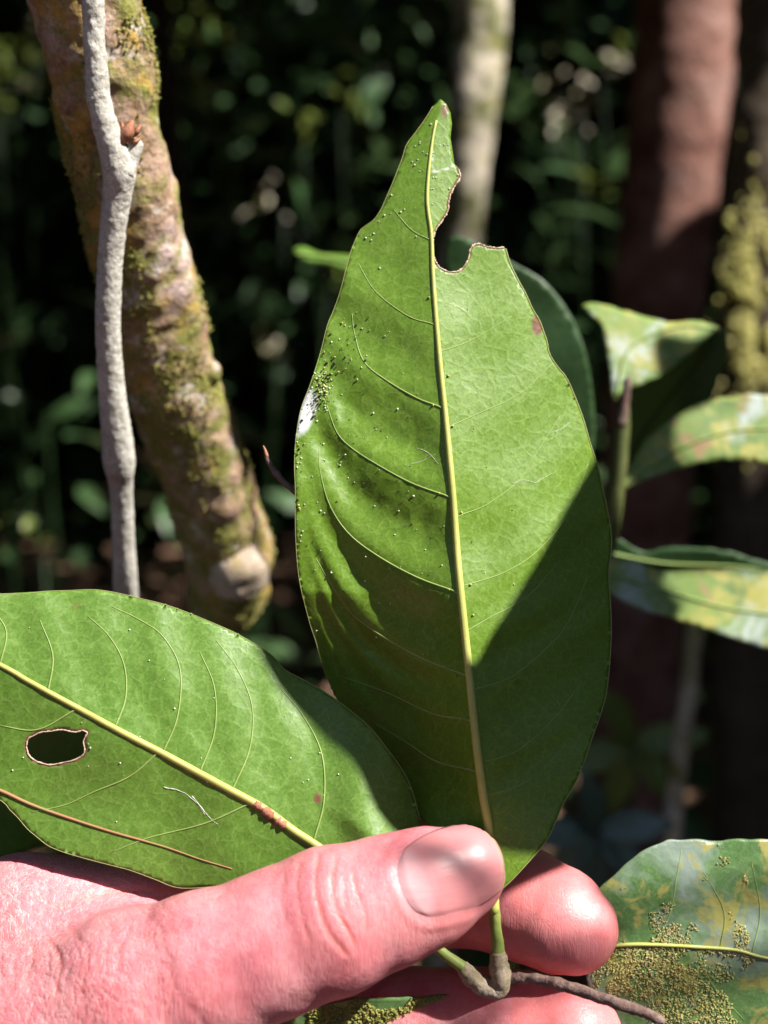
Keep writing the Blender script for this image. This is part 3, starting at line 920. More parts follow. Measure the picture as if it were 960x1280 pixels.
V, F = granules(P + AX_F * 0.00015, rng.uniform(0.5, 1.3, len(P)) * 0.000125, 0.5)
tag(link_mesh('dark_crumb', V, F, M['speck_dark'], main_leaf, spr_base), kind='stuff')

# crumb cluster near the left margin and hair-fine scratches
for mt_, num, lo_, hi_ in ((M['speck_dark'], 46, 0.9, 2.2), (M['moss_pale_lit'], 40, 0.7, 1.9)):
    P = scatter([(402, 484, 6, 17, .3, num), (374, 560, 3, 45, 0, num // 3), (425, 430, 18, 20, .4, num // 4)], z_main, POLY)
    V, F = granules(P, rng.uniform(lo_, hi_, len(P)) * 0.000125, 0.5)
    tag(link_mesh('crumb_cluster', V, F, mt_, main_leaf, spr_base), kind='stuff')
for v in [[(640, 604), (655, 600), (668, 603), (680, 597), (694, 590)], [(520, 560), (535, 566), (548, 580)], [(512, 580), (528, 576), (544, 568)], [(690, 540), (702, 536), (712, 528)]]:
    vein_tube('scratch', v, z_main, 0.34, 0.15, M['scratch'], main_leaf, spr_base, n=18, lift=0.6, sides=5, rough=0.5)

# ---- sideways leaf
MIDL = spline([(-420, 640), (-300, 690), (-150, 755), (0, 831), (35, 851), (99, 886), (152, 915), (210, 945), (274, 980), (327, 1009), (367, 1038), (402, 1061), (470, 1110), (520, 1160), (551, 1189)], 160)


def z_left(px, py):
    dy = py - np.interp(px, MIDL[:, 0], MIDL[:, 1])      # + below the rib
    up = np.clip(-dy, 0, None); dn = np.clip(dy, 0, None)
    wz = 2 - 0.01 * (480 - px) + 0.20 * up + 0.02 * dn * np.interp(px, [150, 420], [1, 0.2])
    wz = wz + 0.0007 * up ** 2 * np.interp(px, [200, 420], [0.55, 1.0])
    wz = wz - 26 * np.exp(-((px - 470) / 60) ** 2) * np.clip(up / 60, 0, 1)
    q = (px + 0.25 * up) / 78.0
    wz = wz + 2.6 * (0.5 - 0.5 * np.cos(2 * math.pi * q)) * np.clip(up / 40, 0, 1)
    wz = wz + 8 * (vnoise(px * .014 + 7, py * .014, 31) - .5) + 1.0 * (vnoise(px * .08, py * .08, 32) - .5)
    return 0.2 + wz * 0.000125


OUT_L = [(525, 1023), (513, 982), (500, 958), (484, 936), (465, 912), (443, 892), (408, 866), (380, 850), (356, 837), (345, 824), (332, 813), (312, 801), (292, 790), (262, 777), (233, 765), (204, 755), (175, 748), (146, 741), (117, 737),
         (88, 738), (58, 739), (0, 742), (-80, 715), (-180, 690), (-280, 665), (-380, 640), (-440, 632), (-430, 655), (-350, 730), (-250, 820), (-140, 910), (-50, 975), (0, 1000), (12, 1012), (23, 1023), (34, 1036), (47, 1047),
         (60, 1057), (76, 1064), (95, 1070), (117, 1076), (140, 1082), (163, 1088), (193, 1099), (225, 1110), (274, 1108), (340, 1130), (420, 1150), (500, 1150), (530, 1100)]
HOLE = [(33, 933), (35, 924), (43, 919), (52, 915), (64, 914), (76, 912), (87, 914), (96, 915), (103, 913), (109, 916), (106, 922), (104, 928), (106, 936), (104, 943), (99, 947), (93, 950), (80, 953), (64, 956),
        (52, 954), (41, 949), (35, 942)]


def worn_left(x, y):
    h = np.clip(1 - dist_poly(HOLE, x, y, True) / 6.0, 0, 1)
    s = np.clip(1.3 - np.hypot((x - 397) / 6, (y - 998) / 9), 0, 1)
    r = np.clip(1.2 - np.hypot(((x - 342) * .85 + (y - 1025) * .5) / 20, ((y - 1025) * .85 - (x - 342) * .5) / 7), 0, 1)
    p = np.clip(1 - np.hypot((x - 95) / 16, (y - 758) / 10), 0, 1) * 0.55
    return np.maximum(np.maximum(h, s), np.maximum(r, p))


zero = lambda x, y: np.zeros(np.shape(x))
left_leaf = blade('leaf', OUT_L, z_left, M['leaf_young'], sprig, spr_base, step=5.0, holes=[HOLE], attrs={'worn': worn_left, 'pale': zero},
                  label='sideways leaf with an oval hole, running off the left edge')
A = MIDL
rad = np.interp(A[:, 0], [-420, 0, 200, 400, 551], [1.0, 3.2, 4.4, 5.4, 6.4])
z = z_left(A[:, 0], A[:, 1]); z[-25:] = np.linspace(z[-25], 0.2015, 25)
V, F = tube_mesh(PX(A[:, 0], A[:, 1], z + 0.25 * rad * K * z), rad * K * z, 12)
link_mesh('midrib', V, F, M['vein'], left_leaf, spr_base)
for v in [[(204, 940), (222, 895), (225, 837), (204, 796), (175, 775), (140, 758)], [(144, 909), (157, 872), (155, 831), (137, 796), (110, 770)], [(290, 988), (312, 936), (315, 883), (297, 837), (270, 800)],
          [(392, 1052), (405, 1000), (402, 942), (379, 895), (350, 860)], [(198, 940), (163, 970), (117, 990), (82, 1006), (40, 1015)], [(315, 1003), (257, 1029), (187, 1047), (140, 1065)],
          [(96, 886), (47, 912), (0, 907)], [(60, 865), (66, 820), (50, 775)], [(0, 831), (8, 790), (-10, 760)], [(250, 965), (268, 915), (268, 860), (250, 815)]]:
    vein_tube('vein', v, z_left, 1.3, 0.6, M['vein_side'], left_leaf, spr_base, lift=0.0)
vein_tube('scar_line', [(-40, 975), (0, 988), (35, 1004), (70, 1017), (134, 1038), (204, 1058), (250, 1074), (290, 1086)], z_left, 2.4, 0.7, M['vein_red'], left_leaf, spr_base, lift=0.4)
vein_tube('rib_scar', [(318, 1004), (330, 1012), (344, 1023), (358, 1033)], z_left, 6.0, 5.0, M['bud'], left_leaf, spr_base, n=16, lift=-0.05, rough=0.35)
vein_tube('bite_scar', HOLE + HOLE[:1], z_left, 0.9, 0.9, M['rim'], left_leaf, spr_base, n=110, lift=0.0, rough=0.5)
vein_tube('leaf_margin', OUT_L[:24], z_left, 0.45, 0.42, M['edge'], left_leaf, spr_base, n=140, lift=0.0)
vein_tube('leaf_margin', OUT_L[31:46], z_left, 0.45, 0.42, M['edge'], left_leaf, spr_base, n=70, lift=0.0)
for v in [[(205, 984), (228, 990), (245, 1003), (256, 1018)], [(240, 995), (262, 1022), (272, 1030)]]:
    vein_tube('scratch', v, z_left, 0.6, 0.3, M['scratch'], left_leaf, spr_base, n=18, lift=0.6, sides=5, rough=0.5)
P = scatter([(210, 900, 130, 80, 0, 42), (90, 960, 60, 60, 0, 14), (380, 960, 40, 60, 0, 12)], z_left, OUT_L, hole=HOLE)
V, F = granules(P + AX_F * 0.0001, rng.uniform(0.45, 1.25, len(P)) ** 2.5 * 0.000125)
tag(link_mesh('pale_speck', V, F, M['speck_pale'], left_leaf, spr_base), kind='stuff')


def twig_tube(name, pts, mat, parent, base, rings=40, sides=14, amp=0.10, label=None, freq=6000):
    """pts: (px, py, z, radius px)"""
    A = spline(pts, rings)
    R = A[:, 3] * K * A[:, 2]
    C = PX(A[:, 0], A[:, 1], A[:, 2])
    f = lambda V: np.interp(np.arange(len(V)) // sides, np.arange(len(R)), R) * amp * fbm(V, freq * .1, 3, 1.0)
    V, F = tube_mesh(C, R, sides, True, f)
    return link_mesh(name, V, F, mat, parent, base, label=label)


twig_tube('petiole', [(616, 1110, 0.2, 6.5), (619, 1150, 0.2005, 7), (622, 1180, 0.201, 8), (623, 1196, 0.201, 9)], M['petiole'], sprig, spr_base)
twig_tube('petiole', [(530, 1170, 0.2012, 6), (556, 1193, 0.201, 6.5), (578, 1209, 0.201, 7.5)], M['petiole'], sprig, spr_base)
twig_tube('twig', [(622, 1190, 0.201, 9.5), (624, 1205, 0.201, 12.5), (626, 1222, 0.201, 13), (622, 1236, 0.2015, 12), (606, 1234, 0.2015, 12), (592, 1224, 0.2015, 11.5), (578, 1210, 0.201, 9)], M['node'], sprig, spr_base, 60, 18, 0.22)
twig_tube('twig', [(632, 1226, 0.2018, 9), (655, 1222, 0.2, 6.5), (694, 1229, 0.197, 7.5), (733, 1241, 0.1945, 7), (771, 1254, 0.192, 7), (800, 1263, 0.191, 6.5), (822, 1273, 0.190, 6), (830, 1277, 0.190, 4)], M['twig'], sprig, spr_base, 90, 16, 0.28)

# ================================================================== the hand
Z0, SPX = 0.2, 0.000125


def Lc(px, py, w_, r):
    """photo pixel at depth offset w (px units) -> hand space, radius scaled to look r px wide"""
    f = (Z0 + w_ * SPX) / Z0
    return (480 + (px - 480) * f, 640 + (py - 640) * f, w_, r * f)


def seg(P, a, b, sw=1.0):
    a_, b_ = np.array(a[:3], np.float32), np.array(b[:3], np.float32)
    v = b_ - a_
    sc_ = np.array([1, 1, 1 / sw], np.float32)
    vs = v * sc_
    q = (P - a_) * sc_
    t = np.clip(q @ vs / (vs @ vs), 0, 1)
    d = np.sqrt(((q - t[..., None] * vs) ** 2).sum(-1))
    t = t * t * (3 - 2 * t) * 0.35 + t * 0.65
    return d - (a[3] + (b[3] - a[3]) * t)


def smin(a, b, k):
    h = np.clip(0.5 + 0.5 * (b - a) / k, 0, 1)
    return b + (a - b) * h - k * h * (1 - h)


THUMB = [Lc(*q) for q in [(574, 1091, -58, 57), (530, 1109, -66, 73), (480, 1128, -74, 80), (415, 1150, -80, 89), (340, 1181, -80, 88), (260, 1212, -78, 95), (170, 1252, -66, 112), (60, 1318, -40, 132), (-60, 1400, 0, 140)]]
INDEX = [Lc(*q) for q in [(30, 1158, 45, 92), (170, 1168, 78, 86), (360, 1150, 175, 80), (520, 1100, 200, 78), (610, 1112, 165, 74), (655, 1130, 126, 70), (694, 1148, 102, 66), (716, 1160, 90, 56)]]
MIDDLE = [Lc(*q) for q in [(20, 1260, 170, 92), (250, 1300, 210, 84), (470, 1290, 230, 80), (600, 1290, 175, 78), (660, 1292, 120, 75), (714, 1297, 88, 64)]]
RING = [Lc(*q) for q in [(20, 1400, 200, 90), (250, 1450, 230, 80), (450, 1430, 240, 76), (580, 1420, 180, 74), (650, 1412, 120, 68)]]
LITTLE = [Lc(*q) for q in [(0, 1530, 190, 82), (220, 1570, 220, 70), (400, 1550, 220, 66), (500, 1540, 170, 62), (560, 1530, 120, 56)]]


def chain(P, ch, sw, k=3):
    d = None
    for a, b in zip(ch[:-1], ch[1:]):
        e = seg(P, a, b, sw)
        d = e if d is None else smin(d, e, k)
    return d


def hand_sdf(P):
    u = P[..., 0]
    th = chain(P, THUMB, 0.86, 14)
    ix = chain(P, INDEX, 0.95)
    md = chain(P, MIDDLE, 0.95)
    rg = chain(P, RING, 0.95)
    lt = chain(P, LITTLE, 0.95)
    palm = smin(seg(P, (-20, 1250, 140, 130), (-40, 1520, 160, 120)), seg(P, (-260, 1420, 120, 150), (-40, 1380, 130, 170)), 60)
    arm = seg(P, (-200, 1440, 90, 165), (-380, 1600, -20, 175))
    k1 = np.interp(u, [200, 420], [55, 5]).astype(np.float32)
    d = smin(palm, arm, 60)
    d = smin(d, th, np.interp(u, [120, 420], [46, 5]).astype(np.float32))
    for f in (ix, md, rg, lt):
        d = smin(d, f, k1)
    return d


def surface_nets(sdf, lo, hi, h):
    ax = [np.arange(a, b, h, dtype=np.float32) for a, b in zip(lo, hi)]
    nx, ny, nz = map(len, ax)
    D = np.empty((nx, ny, nz), np.float32)
    for i0 in range(0, nx, 32):
        X, Y, Z = np.meshgrid(ax[0][i0:i0 + 32], ax[1], ax[2], indexing='ij')
        D[i0:i0 + 32] = sdf(np.stack([X, Y, Z], -1))
    neg = D < 0
    cnt = np.zeros((nx - 1, ny - 1, nz - 1), np.int8)
    for a in (0, 1):
        for b in (0, 1):
            for c in (0, 1):
                cnt += neg[a:nx - 1 + a, b:ny - 1 + b, c:nz - 1 + c]
    act = np.argwhere((cnt > 0) & (cnt < 8))
    vid = np.full(cnt.shape, -1, np.int64)
    vid[tuple(act.T)] = np.arange(len(act))
    acc = np.zeros((len(act), 3)); num = np.zeros(len(act))
    cor = [(0, 0, 0), (1, 0, 0), (0, 1, 0), (1, 1, 0), (0, 0, 1), (1, 0, 1), (0, 1, 1), (1, 1, 1)]
    for i in range(8):
        for j in range(i + 1, 8):
            if sum(abs(p - q) for p, q in zip(cor[i], cor[j])) != 1: continue
            a = act + cor[i]; b = act + cor[j]
            da = D[tuple(a.T)]; db = D[tuple(b.T)]
            x = (da < 0) != (db < 0)
            t = np.where(x, da / np.where(x, da - db, 1), 0)[:, None]
            acc += np.where(x[:, None], a + (b - a) * t, 0); num += x
    V = acc / num[:, None] * h + np.array(lo)
    F = []
    for axis in range(3):
        o1, o2 = [(1, 2), (2, 0), (0, 1)][axis]
        sl = [slice(0, -1)] * 3
        a = neg[tuple(slice(0, -1) if k == axis else slice(None) for k in range(3))]
        b = neg[tuple(slice(1, None) if k == axis else slice(None) for k in range(3))]
        e = np.argwhere(a != b)
        e = e[(e[:, o1] > 0) & (e[:, o2] > 0)]
        e = e[(e[:, o1] < cnt.shape[o1]) & (e[:, o2] < cnt.shape[o2])]
        inside_a = a[tuple(e.T)]
        q = []
        for d1, d2 in ((0, 0), (-1, 0), (-1, -1), (0, -1)):
            c = e.copy(); c[:, o1] += d1; c[:, o2] += d2
            q.append(vid[tuple(c.T)])
        q = np.stack(q, -1)
        q[~inside_a] = q[~inside_a][:, ::-1]
        F.append(q)
    return V, np.vstack(F)


def uvw_world(V):
    return (CAM + (Z0 + V[:, 2:3] * SPX) * AX_F + (V[:, 0:1] - 480) * SPX * AX_R + (640 - V[:, 1:2]) * SPX * AX_U)


def grad(P, e=2.0):
    g_ = np.zeros_like(P)
    for k in range(3):
        d = np.zeros(3); d[k] = e
        g_[:, k] = hand_sdf((P + d).astype(np.float32)) - hand_sdf((P - d).astype(np.float32))
    return g_ / (np.linalg.norm(g_, axis=1)[:, None] + 1e-9)


HV, HF = surface_nets(hand_sdf, (-560, 1000, -230), (860, 1900, 420), 6.0)
# polish: pull the net onto the surface
for _ in range(2):
    G_ = grad(HV)
    HV = HV - G_ * hand_sdf(HV.astype(np.float32))[:, None] * 0.9
tm = bpy.data.meshes.new('hand_tmp')
tm.from_pydata(HV.tolist(), [], HF.tolist())
to = bpy.data.objects.new('hand_tmp', tm); COL.objects.link(to)
ms = to.modifiers.new('s', 'SUBSURF'); ms.levels = 1; ms.render_levels = 1
dg = bpy.context.evaluated_depsgraph_get()
em = bpy.data.meshes.new_from_object(to.evaluated_get(dg))
HV = np.zeros(len(em.vertices) * 3); em.vertices.foreach_get('co', HV); HV = HV.reshape(-1, 3)
HN = np.zeros(len(em.vertices) * 3); em.vertices.foreach_get('normal', HN); HN = HN.reshape(-1, 3)
bpy.data.objects.remove(to); bpy.data.meshes.remove(tm)
if (HN * grad(HV[:50])[0]).size and np.mean(np.einsum('ij,ij->i', HN[:200], grad(HV[:200]))) < 0:
    em.flip_normals(); HN = -HN
# where each point shows in the photo
ff_ = (Z0 + HV[:, 2] * SPX) / Z0
hx = 480 + (HV[:, 0] - 480) / ff_; hy = 640 + (HV[:, 1] - 640) / ff_
front = np.clip(-HN[:, 2] * 2.5 + 0.3, 0, 1) * (HV[:, 2] < 30)
disp = np.zeros(len(HV))
CREASE = [([(398, 1068), (394, 1100), (399, 1135), (410, 1165), (432, 1192)], 5.0, 3.4), ([(420, 1070), (415, 1105), (421, 1138), (436, 1165), (444, 1185)], 4.4, 3.2), ([(440, 1085), (446, 1115), (456, 1140), (457, 1165)], 2.6, 3.0),
          ([(374, 1080), (371, 1115), (378, 1150), (388, 1178)], 2.4, 3.0), ([(430, 1100), (431, 1130), (440, 1150)], 1.8, 2.5), ([(356, 1092), (352, 1125), (360, 1160)], 1.3, 3.0),
          ([(70, 1132), (120, 1119), (170, 1113), (225, 1112)], 3.0, 5.0), ([(60, 1175), (75, 1200), (70, 1240)], 2.6, 4.5), ([(90, 1160), (108, 1195), (100, 1240)], 2.0, 4.0), ([(20, 1150), (40, 1185), (30, 1230)], 2.0, 4.0),
          ([(120, 1195), (170, 1178), (220, 1165)], 1.2, 5.0), ([(212, 1210), (216, 1240), (205, 1275)], 1.4, 4.0), ([(180, 1220), (176, 1250), (182, 1280)], 1.2, 4.0), ([(10, 1110), (50, 1120), (65, 1135)], 1.4, 4.0)]
near = (hx < 660) & (hx > -60) & (hy > 1000) & (hy < 1340)
cr_all = np.zeros(len(HV))
for pts, dep, wd in CREASE:
    d = dist_poly(spline(pts, 14), hx[near], hy[near])
    pr = np.zeros(len(HV)); pr[near] = (np.exp(-(d / (0.72 * wd)) ** 2) - 0.16 * np.exp(-((d - 2.6 * wd) / (1.5 * wd)) ** 2)) * (0.55 + 0.9 * vnoise(hx[near] * .05, hy[near] * .05, 47))
    disp -= 0.4 * dep * pr * front
    cr_all = np.maximum(cr_all, np.clip(pr, 0, 1) * min(1, dep / 3.5))
# many finer wrinkles running across the thumb and the back of the hand
ca, sa = math.cos(math.radians(-24)), math.sin(math.radians(-24))
s_ax = (hx - 300) * ca + (hy - 1200) * sa; t_ax = -(hx - 300) * sa + (hy - 1200) * ca
warp_ = 34 * (vnoise(s_ax * .02, t_ax * .03, 41) - .5)
wr = np.abs(2 * vnoise((s_ax + warp_ + 0.25 * t_ax) * 0.085, t_ax * 0.018, 42) - 1)
wr2 = np.abs(2 * vnoise((s_ax * .8 - t_ax * .7 + warp_) * 0.10, (s_ax * .7 + t_ax * .8) * 0.022, 43) - 1)
back = np.clip((330 - hx) / 160, 0.12, 1) * front
disp -= (1.1 * np.exp(-(wr / 0.10) ** 2) + 0.7 * np.exp(-(wr2 / 0.10) ** 2)) * back * np.where(hx < 500, 1, 0.2)
disp += 3.0 * (vnoise(HV[:, 0] * .018, HV[:, 1] * .018, 44) - .5) + 1.0 * (vnoise(HV[:, 0] * .05, HV[:, 1] * .05, 45) - .5)
# soft bed and fold round the thumbnail
NC = (566, 1088); na = math.radians(-20)
nl = (hx - NC[0]) * math.cos(na) + (hy - NC[1]) * math.sin(na)      # along, + to the tip
nw_ = -(hx - NC[0]) * math.sin(na) + (hy - NC[1]) * math.cos(na)    # across
onf = (HN[:, 2] < 0.2) & (HV[:, 2] < 0)
rr = (np.abs(nl + 4) / 66) ** 3.2 + (np.abs(nw_) / 57) ** 3.2
disp -= np.where(onf, 1.3 * np.clip(1.15 - rr, 0, 1), 0)
fold = np.exp(-((rr - 1.35) / 0.35) ** 2) * np.clip(0.6 - nl / 70, 0, 1)
disp += np.where(onf, 1.2 * fold, 0)
HV2 = HV + HN * disp[:, None]
hand_base = uvw_world(np.array([[-380.0, 1600, -20]]))[0]
hw = uvw_world(HV2) - hand_base
em.vertices.foreach_set('co', hw.ravel())
em.update()
tn = np.zeros(len(em.vertices) * 3); em.vertices.foreach_get('normal', tn); tn = tn.reshape(-1, 3)[::97]
og = grad(HV[::97]); og = og[:, 0:1] * AX_R - og[:, 1:2] * AX_U + og[:, 2:3] * AX_F
if np.mean(np.einsum('ij,ij->i', tn, og)) < 0:
    em.flip_normals()
em.name = 'hand'
em.materials.clear(); em.materials.append(M['skin'])
em.polygons.foreach_set('use_smooth', [True] * len(em.polygons))
flush = np.clip(cr_all * 0.9 + np.clip(1 - np.hypot((hx - 560) / 90, (hy - 1150) / 60), 0, 1) * 0.5 + np.where((hx > 640) & (HV[:, 2] > -20), 0.45, 0)
                + 0.5 * np.clip(vnoise(hx * .012, hy * .012, 46) - .45, 0, 1), 0, 1)
dry = np.clip((330 - hx) / 260, 0.22, 1.0) * np.where(hx > 560, 0.2, 1)
for nm_, ar in (('flush', flush), ('dry', dry)):
    a_ = em.attributes.new(nm_, 'FLOAT', 'POINT'); a_.data.foreach_set('value', ar.astype(np.float32))
em.update()
# the forearm, running back past the camera to the elbow, joined to the same body mesh
FA = spline(np.array([(-230, 1470, 70, 160), (-380, 1600, -30, 178), (-620, 1810, -260, 215), (-950, 2080, -640, 265), (-1300, 2350, -1100, 300), (-1650, 2600, -1600, 290)], float), 40)
fv, ffc = tube_mesh(uvw_world(FA[:, :3]) - hand_base, FA[:, 3] * SPX, 40)
bmh = bmesh.new(); bmh.from_mesh(em)
nv = [bmh.verts.new(p) for p in fv.tolist()]
for f in ffc: bmh.faces.new([nv[i] for i in f]).smooth = True
bmh.to_mesh(em); bmh.free()
hand = bpy.data.objects.new('hand', em); COL.objects.link(hand)
hand.location = hand_base
tag(hand, 'bare pink hand entering from the lower left, pinching the sprig with thumb and fingers', 'hand')

# thumbnail: a curved plate seated on the thumb
na_n, nb_n = 41, 49
aa = np.linspace(-1, 1, na_n); bb = np.linspace(-1, 1, nb_n)
Bg, Ag = np.meshgrid(bb, aa, indexing='ij')
# squircle outline mapped from the square
sq = np.sqrt(np.clip(1 - 0.42 * Ag ** 2, 0, 1)); sq2 = np.sqrt(np.clip(1 - 0.42 * Bg ** 2, 0, 1))
nlg = Bg * 66 * sq - 4 + np.where(Bg < 0, 0, 0); nwg = Ag * 55 * sq2
pxn = NC[0] + nlg * math.cos(na) - nwg * math.sin(na)
pyn = NC[1] + nlg * math.sin(na) + nwg * math.cos(na)
# march from the camera side to the skin
lo_ = np.full(pxn.size, -220.0); wcur = lo_.copy()
for _ in range(60):
    f_ = (Z0 + wcur * SPX) / Z0
    Pn = np.stack([480 + (pxn.ravel() - 480) * f_, 640 + (pyn.ravel() - 640) * f_, wcur], -1)
    wcur = np.minimum(wcur + np.clip(hand_sdf(Pn.astype(np.float32)), -4, 8) * 0.8, 40)
f_ = (Z0 + wcur * SPX) / Z0
Pn = np.stack([480 + (pxn.ravel() - 480) * f_, 640 + (pyn.ravel() - 640) * f_, wcur], -1)
Gn = grad(Pn)
lift = 0.2 + 1.2 * np.clip(Bg.ravel(), 0, 1) ** 3 - 2.4 * np.clip(np.abs(Ag.ravel()) - 0.8, 0, 1) / 0.2 * np.clip(0.9 - Bg.ravel(), 0, 1) - 2.6 * np.clip(-Bg.ravel() - 0.84, 0, 1) / 0.16
Pn = Pn + Gn * lift[:, None]
idx = np.arange(nb_n * na_n).reshape(nb_n, na_n)
nf = np.stack([idx[:-1, :-1], idx[:-1, 1:], idx[1:, 1:], idx[1:, :-1]], -1).reshape(-1, 4)
lun = np.clip((0.15 - (nlg.ravel() + 30) / 60 - 0.4 * (nwg.ravel() / 55) ** 2) * 4, 0, 1)
free = np.clip((np.hypot(nlg.ravel() / 66, nwg.ravel() / 70) - 0.86) * 9, 0, 1) * (nlg.ravel() > 15)
nail = link_mesh('thumbnail', uvw_world(Pn), nf, M['nail'], hand, hand_base, attrs={'lunula': lun, 'free_edge': free})
sm = nail.modifiers.new('thickness', 'SOLIDIFY'); sm.thickness = 0.0002; sm.offset = 1

# ================================================================== mossy stem and pale vine at left
st_base = PX(200, 1150, 0.40)
stem = thing('mossy_stem', 'stout leaning stem with brown bark and green moss behind the pale vine', 'stem', st_base)
STEM = [(82, -120, 0.228, 70), (106, 0, 0.236, 67), (132, 120, 0.245, 64), (160, 250, 0.256, 60), (186, 360, 0.268, 58.5), (212, 463, 0.281, 58), (254, 588, 0.302, 55), (277, 660, 0.318, 55), (286, 705, 0.327, 54), (284, 745, 0.334, 44), (262, 800, 0.345, 28), (230, 900, 0.362, 28), (200, 1150, 0.40, 30)]
A = spline(STEM, 420)
C = PX(A[:, 0], A[:, 1], A[:, 2]); R = A[:, 3] * K * A[:, 2]
sides = 96


def stem_disp(V):
    V = V - st_base
    return 0.0011 * fbm(V, 75, 4, 2.0) + 0.0005 * fbm(V, 260, 3, 5.0)


V, F = tube_mesh(C, R, sides, True, stem_disp)
link_mesh('bark', V, F, M['stem'], stem, st_base)
Vs = V[:420 * sides].reshape(420, sides, 3)
# knob on its right side
kn = PX(268, 462, 0.279)
A2 = np.array([PX(255, 468, 0.281), PX(266, 463, 0.279), PX(274, 460, 0.278)])
V, F = tube_mesh(spline(A2, 14), np.array([3, 3, 3, 2.9, 2.8, 2.7, 2.6, 2.5, 2.3, 2.1, 1.8, 1.5, 1.1, 0.5]) * 0.0011, 20, True, lambda q: 0.0003 * fbm(q, 500, 3, 1))
link_mesh('knob', V, F, M['stem'], stem, st_base)
A2 = np.array([PX(288, 684, 0.318), PX(298, 708, 0.315), PX(302, 734, 0.321)])
V, F = tube_mesh(spline(A2, 18), 0.0068 * np.sin(np.linspace(0.35, math.pi - 0.35, 18)) ** 0.6, 28, True, lambda q: 0.0022 * fbm(q - st_base, 130, 4, 1) + 0.0004 * fbm(q - st_base, 500, 3, 1))
link_mesh('burl', V, F, M['burl'], stem, st_base)
# moss tufts on the bark
n = 26000
ri = rng.integers(0, 419, n); si = rng.integers(0, sides, n)
Pm = Vs[ri, si] + (Vs[np.minimum(ri + 1, 419), si] - Vs[ri, si]) * rng.uniform(0, 1, (n, 1))
cen = C[ri]
out_ = Pm - cen; out_ /= np.linalg.norm(out_, axis=1)[:, None]
mk = fbm(Pm - st_base, 60, 3, 9.0) + 0.25 * np.interp(A[ri, 1], [0, 200, 420, 600, 760], [-.5, -.1, .7, .6, .4]) + 0.22 * (out_[:, 0] < 0.2)
kp = mk > 0.22
Pm = Pm[kp] + out_[kp] * 0.0003
V, F = granules(Pm, rng.uniform(0.00012, 0.00042, len(Pm)), 0.6, (1.8, .6, .6))
tag(link_mesh('moss', V, F, M['moss'], stem, st_base), kind='stuff')

vn_base = PX(165, 1100, 0.37)
vine = thing('pale_vine', 'thin whitish vine running down in front of the mossy stem', 'vine', vn_base)
VINE = [(112, -120, 0.211, 14.5), (116, 0, 0.216, 14), (119, 70, 0.219, 14), (126, 135, 0.222, 15), (141, 185, 0.225, 18), (149, 215, 0.227, 20.5), (146, 245, 0.229, 18), (139, 310, 0.233, 16), (135, 400, 0.239, 15.5), (139, 480, 0.246, 16.5), (146, 545, 0.252, 19),
        (149, 580, 0.256, 20), (151, 605, 0.259, 15), (154, 670, 0.267, 14), (157, 740, 0.277, 15.5), (159, 850, 0.3, 17), (165, 1100, 0.37, 18)]
A = spline(VINE, 420)
C = PX(A[:, 0], A[:, 1], A[:, 2]); R = A[:, 3] * K * A[:, 2]
V, F = tube_mesh(C, R, 64, True, lambda q: 0.00017 * fbm((q - vn_base) * [1, 1, 1.9], 300, 4, 2.0) * (0.4 + np.clip((q[:, 2] - 1.24) * 14, 0, 1)) + 0.00012 * fbm(q - vn_base, 1200, 2, 4.0))
link_mesh('bark', V, F, M['vine'], vine, vn_base)
A = spline([(152, 215, 0.2265, 16), (160, 198, 0.2265, 13), (167, 185, 0.2262, 11), (172, 176, 0.226, 8)], 24)
V, F = tube_mesh(PX(A[:, 0], A[:, 1], A[:, 2]), A[:, 3] * K * A[:, 2], 24, True, lambda q: 0.0003 * fbm(q - vn_base, 400, 3, 1))
link_mesh('side_stub', V, F, M['vine'], vine, vn_base)
# curled dry bud scales in the fork
for k, (x, y, dx, dy, wd) in enumerate([(152, 180, 14, -30, 8), (160, 178, 4, -26, 8), (166, 172, 10, -16, 7), (156, 172, -4, -20, 6), (162, 182, 14, -10, 7)]):
    t_ = np.linspace(0, 1, 9)
    verts = []
    for q in t_:
        ww = wd * math.sin(math.pi * (0.12 + 0.8 * q)) * 0.9
        for s_ in np.linspace(-1, 1, 5):
            zz = 0.2235 - 0.0012 * math.sin(q * 3) + 0.0007 * s_ * s_ + 0.0004 * k
            verts.append(PX(x + dx * q + s_ * ww * (-dy) / 30, y + dy * q + s_ * ww * dx / 30, zz))
    fs = [[i * 5 + j, i * 5 + j + 1, i * 5 + j + 6, i * 5 + j + 5] for i in range(8) for j in range(4)]
    o = link_mesh('bud_scale', np.array(verts), fs, M['bud'], vine, vn_base)
    sm = o.modifiers.new('thickness', 'SOLIDIFY'); sm.thickness = 0.0003


# ================================================================== other leaves
def simple_leaf(name, outline, midrib, zfun, mat, parent, base, step=6, r=(2.2, 1.0), veins=True, smooth_n=160, label=None, vmat=None, thick=0.0004, ragged=3):
    b = blade(name, outline, zfun, mat, parent, base, step=step, smooth_n=smooth_n, attrs={'worn': zero, 'pale': zero}, label=label, thick=thick, ragged=ragged)
    vein_tube('midrib', midrib, zfun, r[0], r[1], vmat or M['vein_side'], b, base, lift=0.4)
    return b


# lichen-crusted leaf at lower right
def z_lr(px, py):
    d = py - (1180 + (px - 820) * 0.09)
    wz = 125 + 0.10 * np.abs(d) + 0.06 * (px - 820) + 0.0007 * np.clip(-d - 60, 0, None) ** 2 + 6 * (vnoise(px * .02, py * .02, 51) - .5) + 1.6 * (vnoise(px * .09, py * .09, 52) - .5)
    return 0.2 + wz * SPX


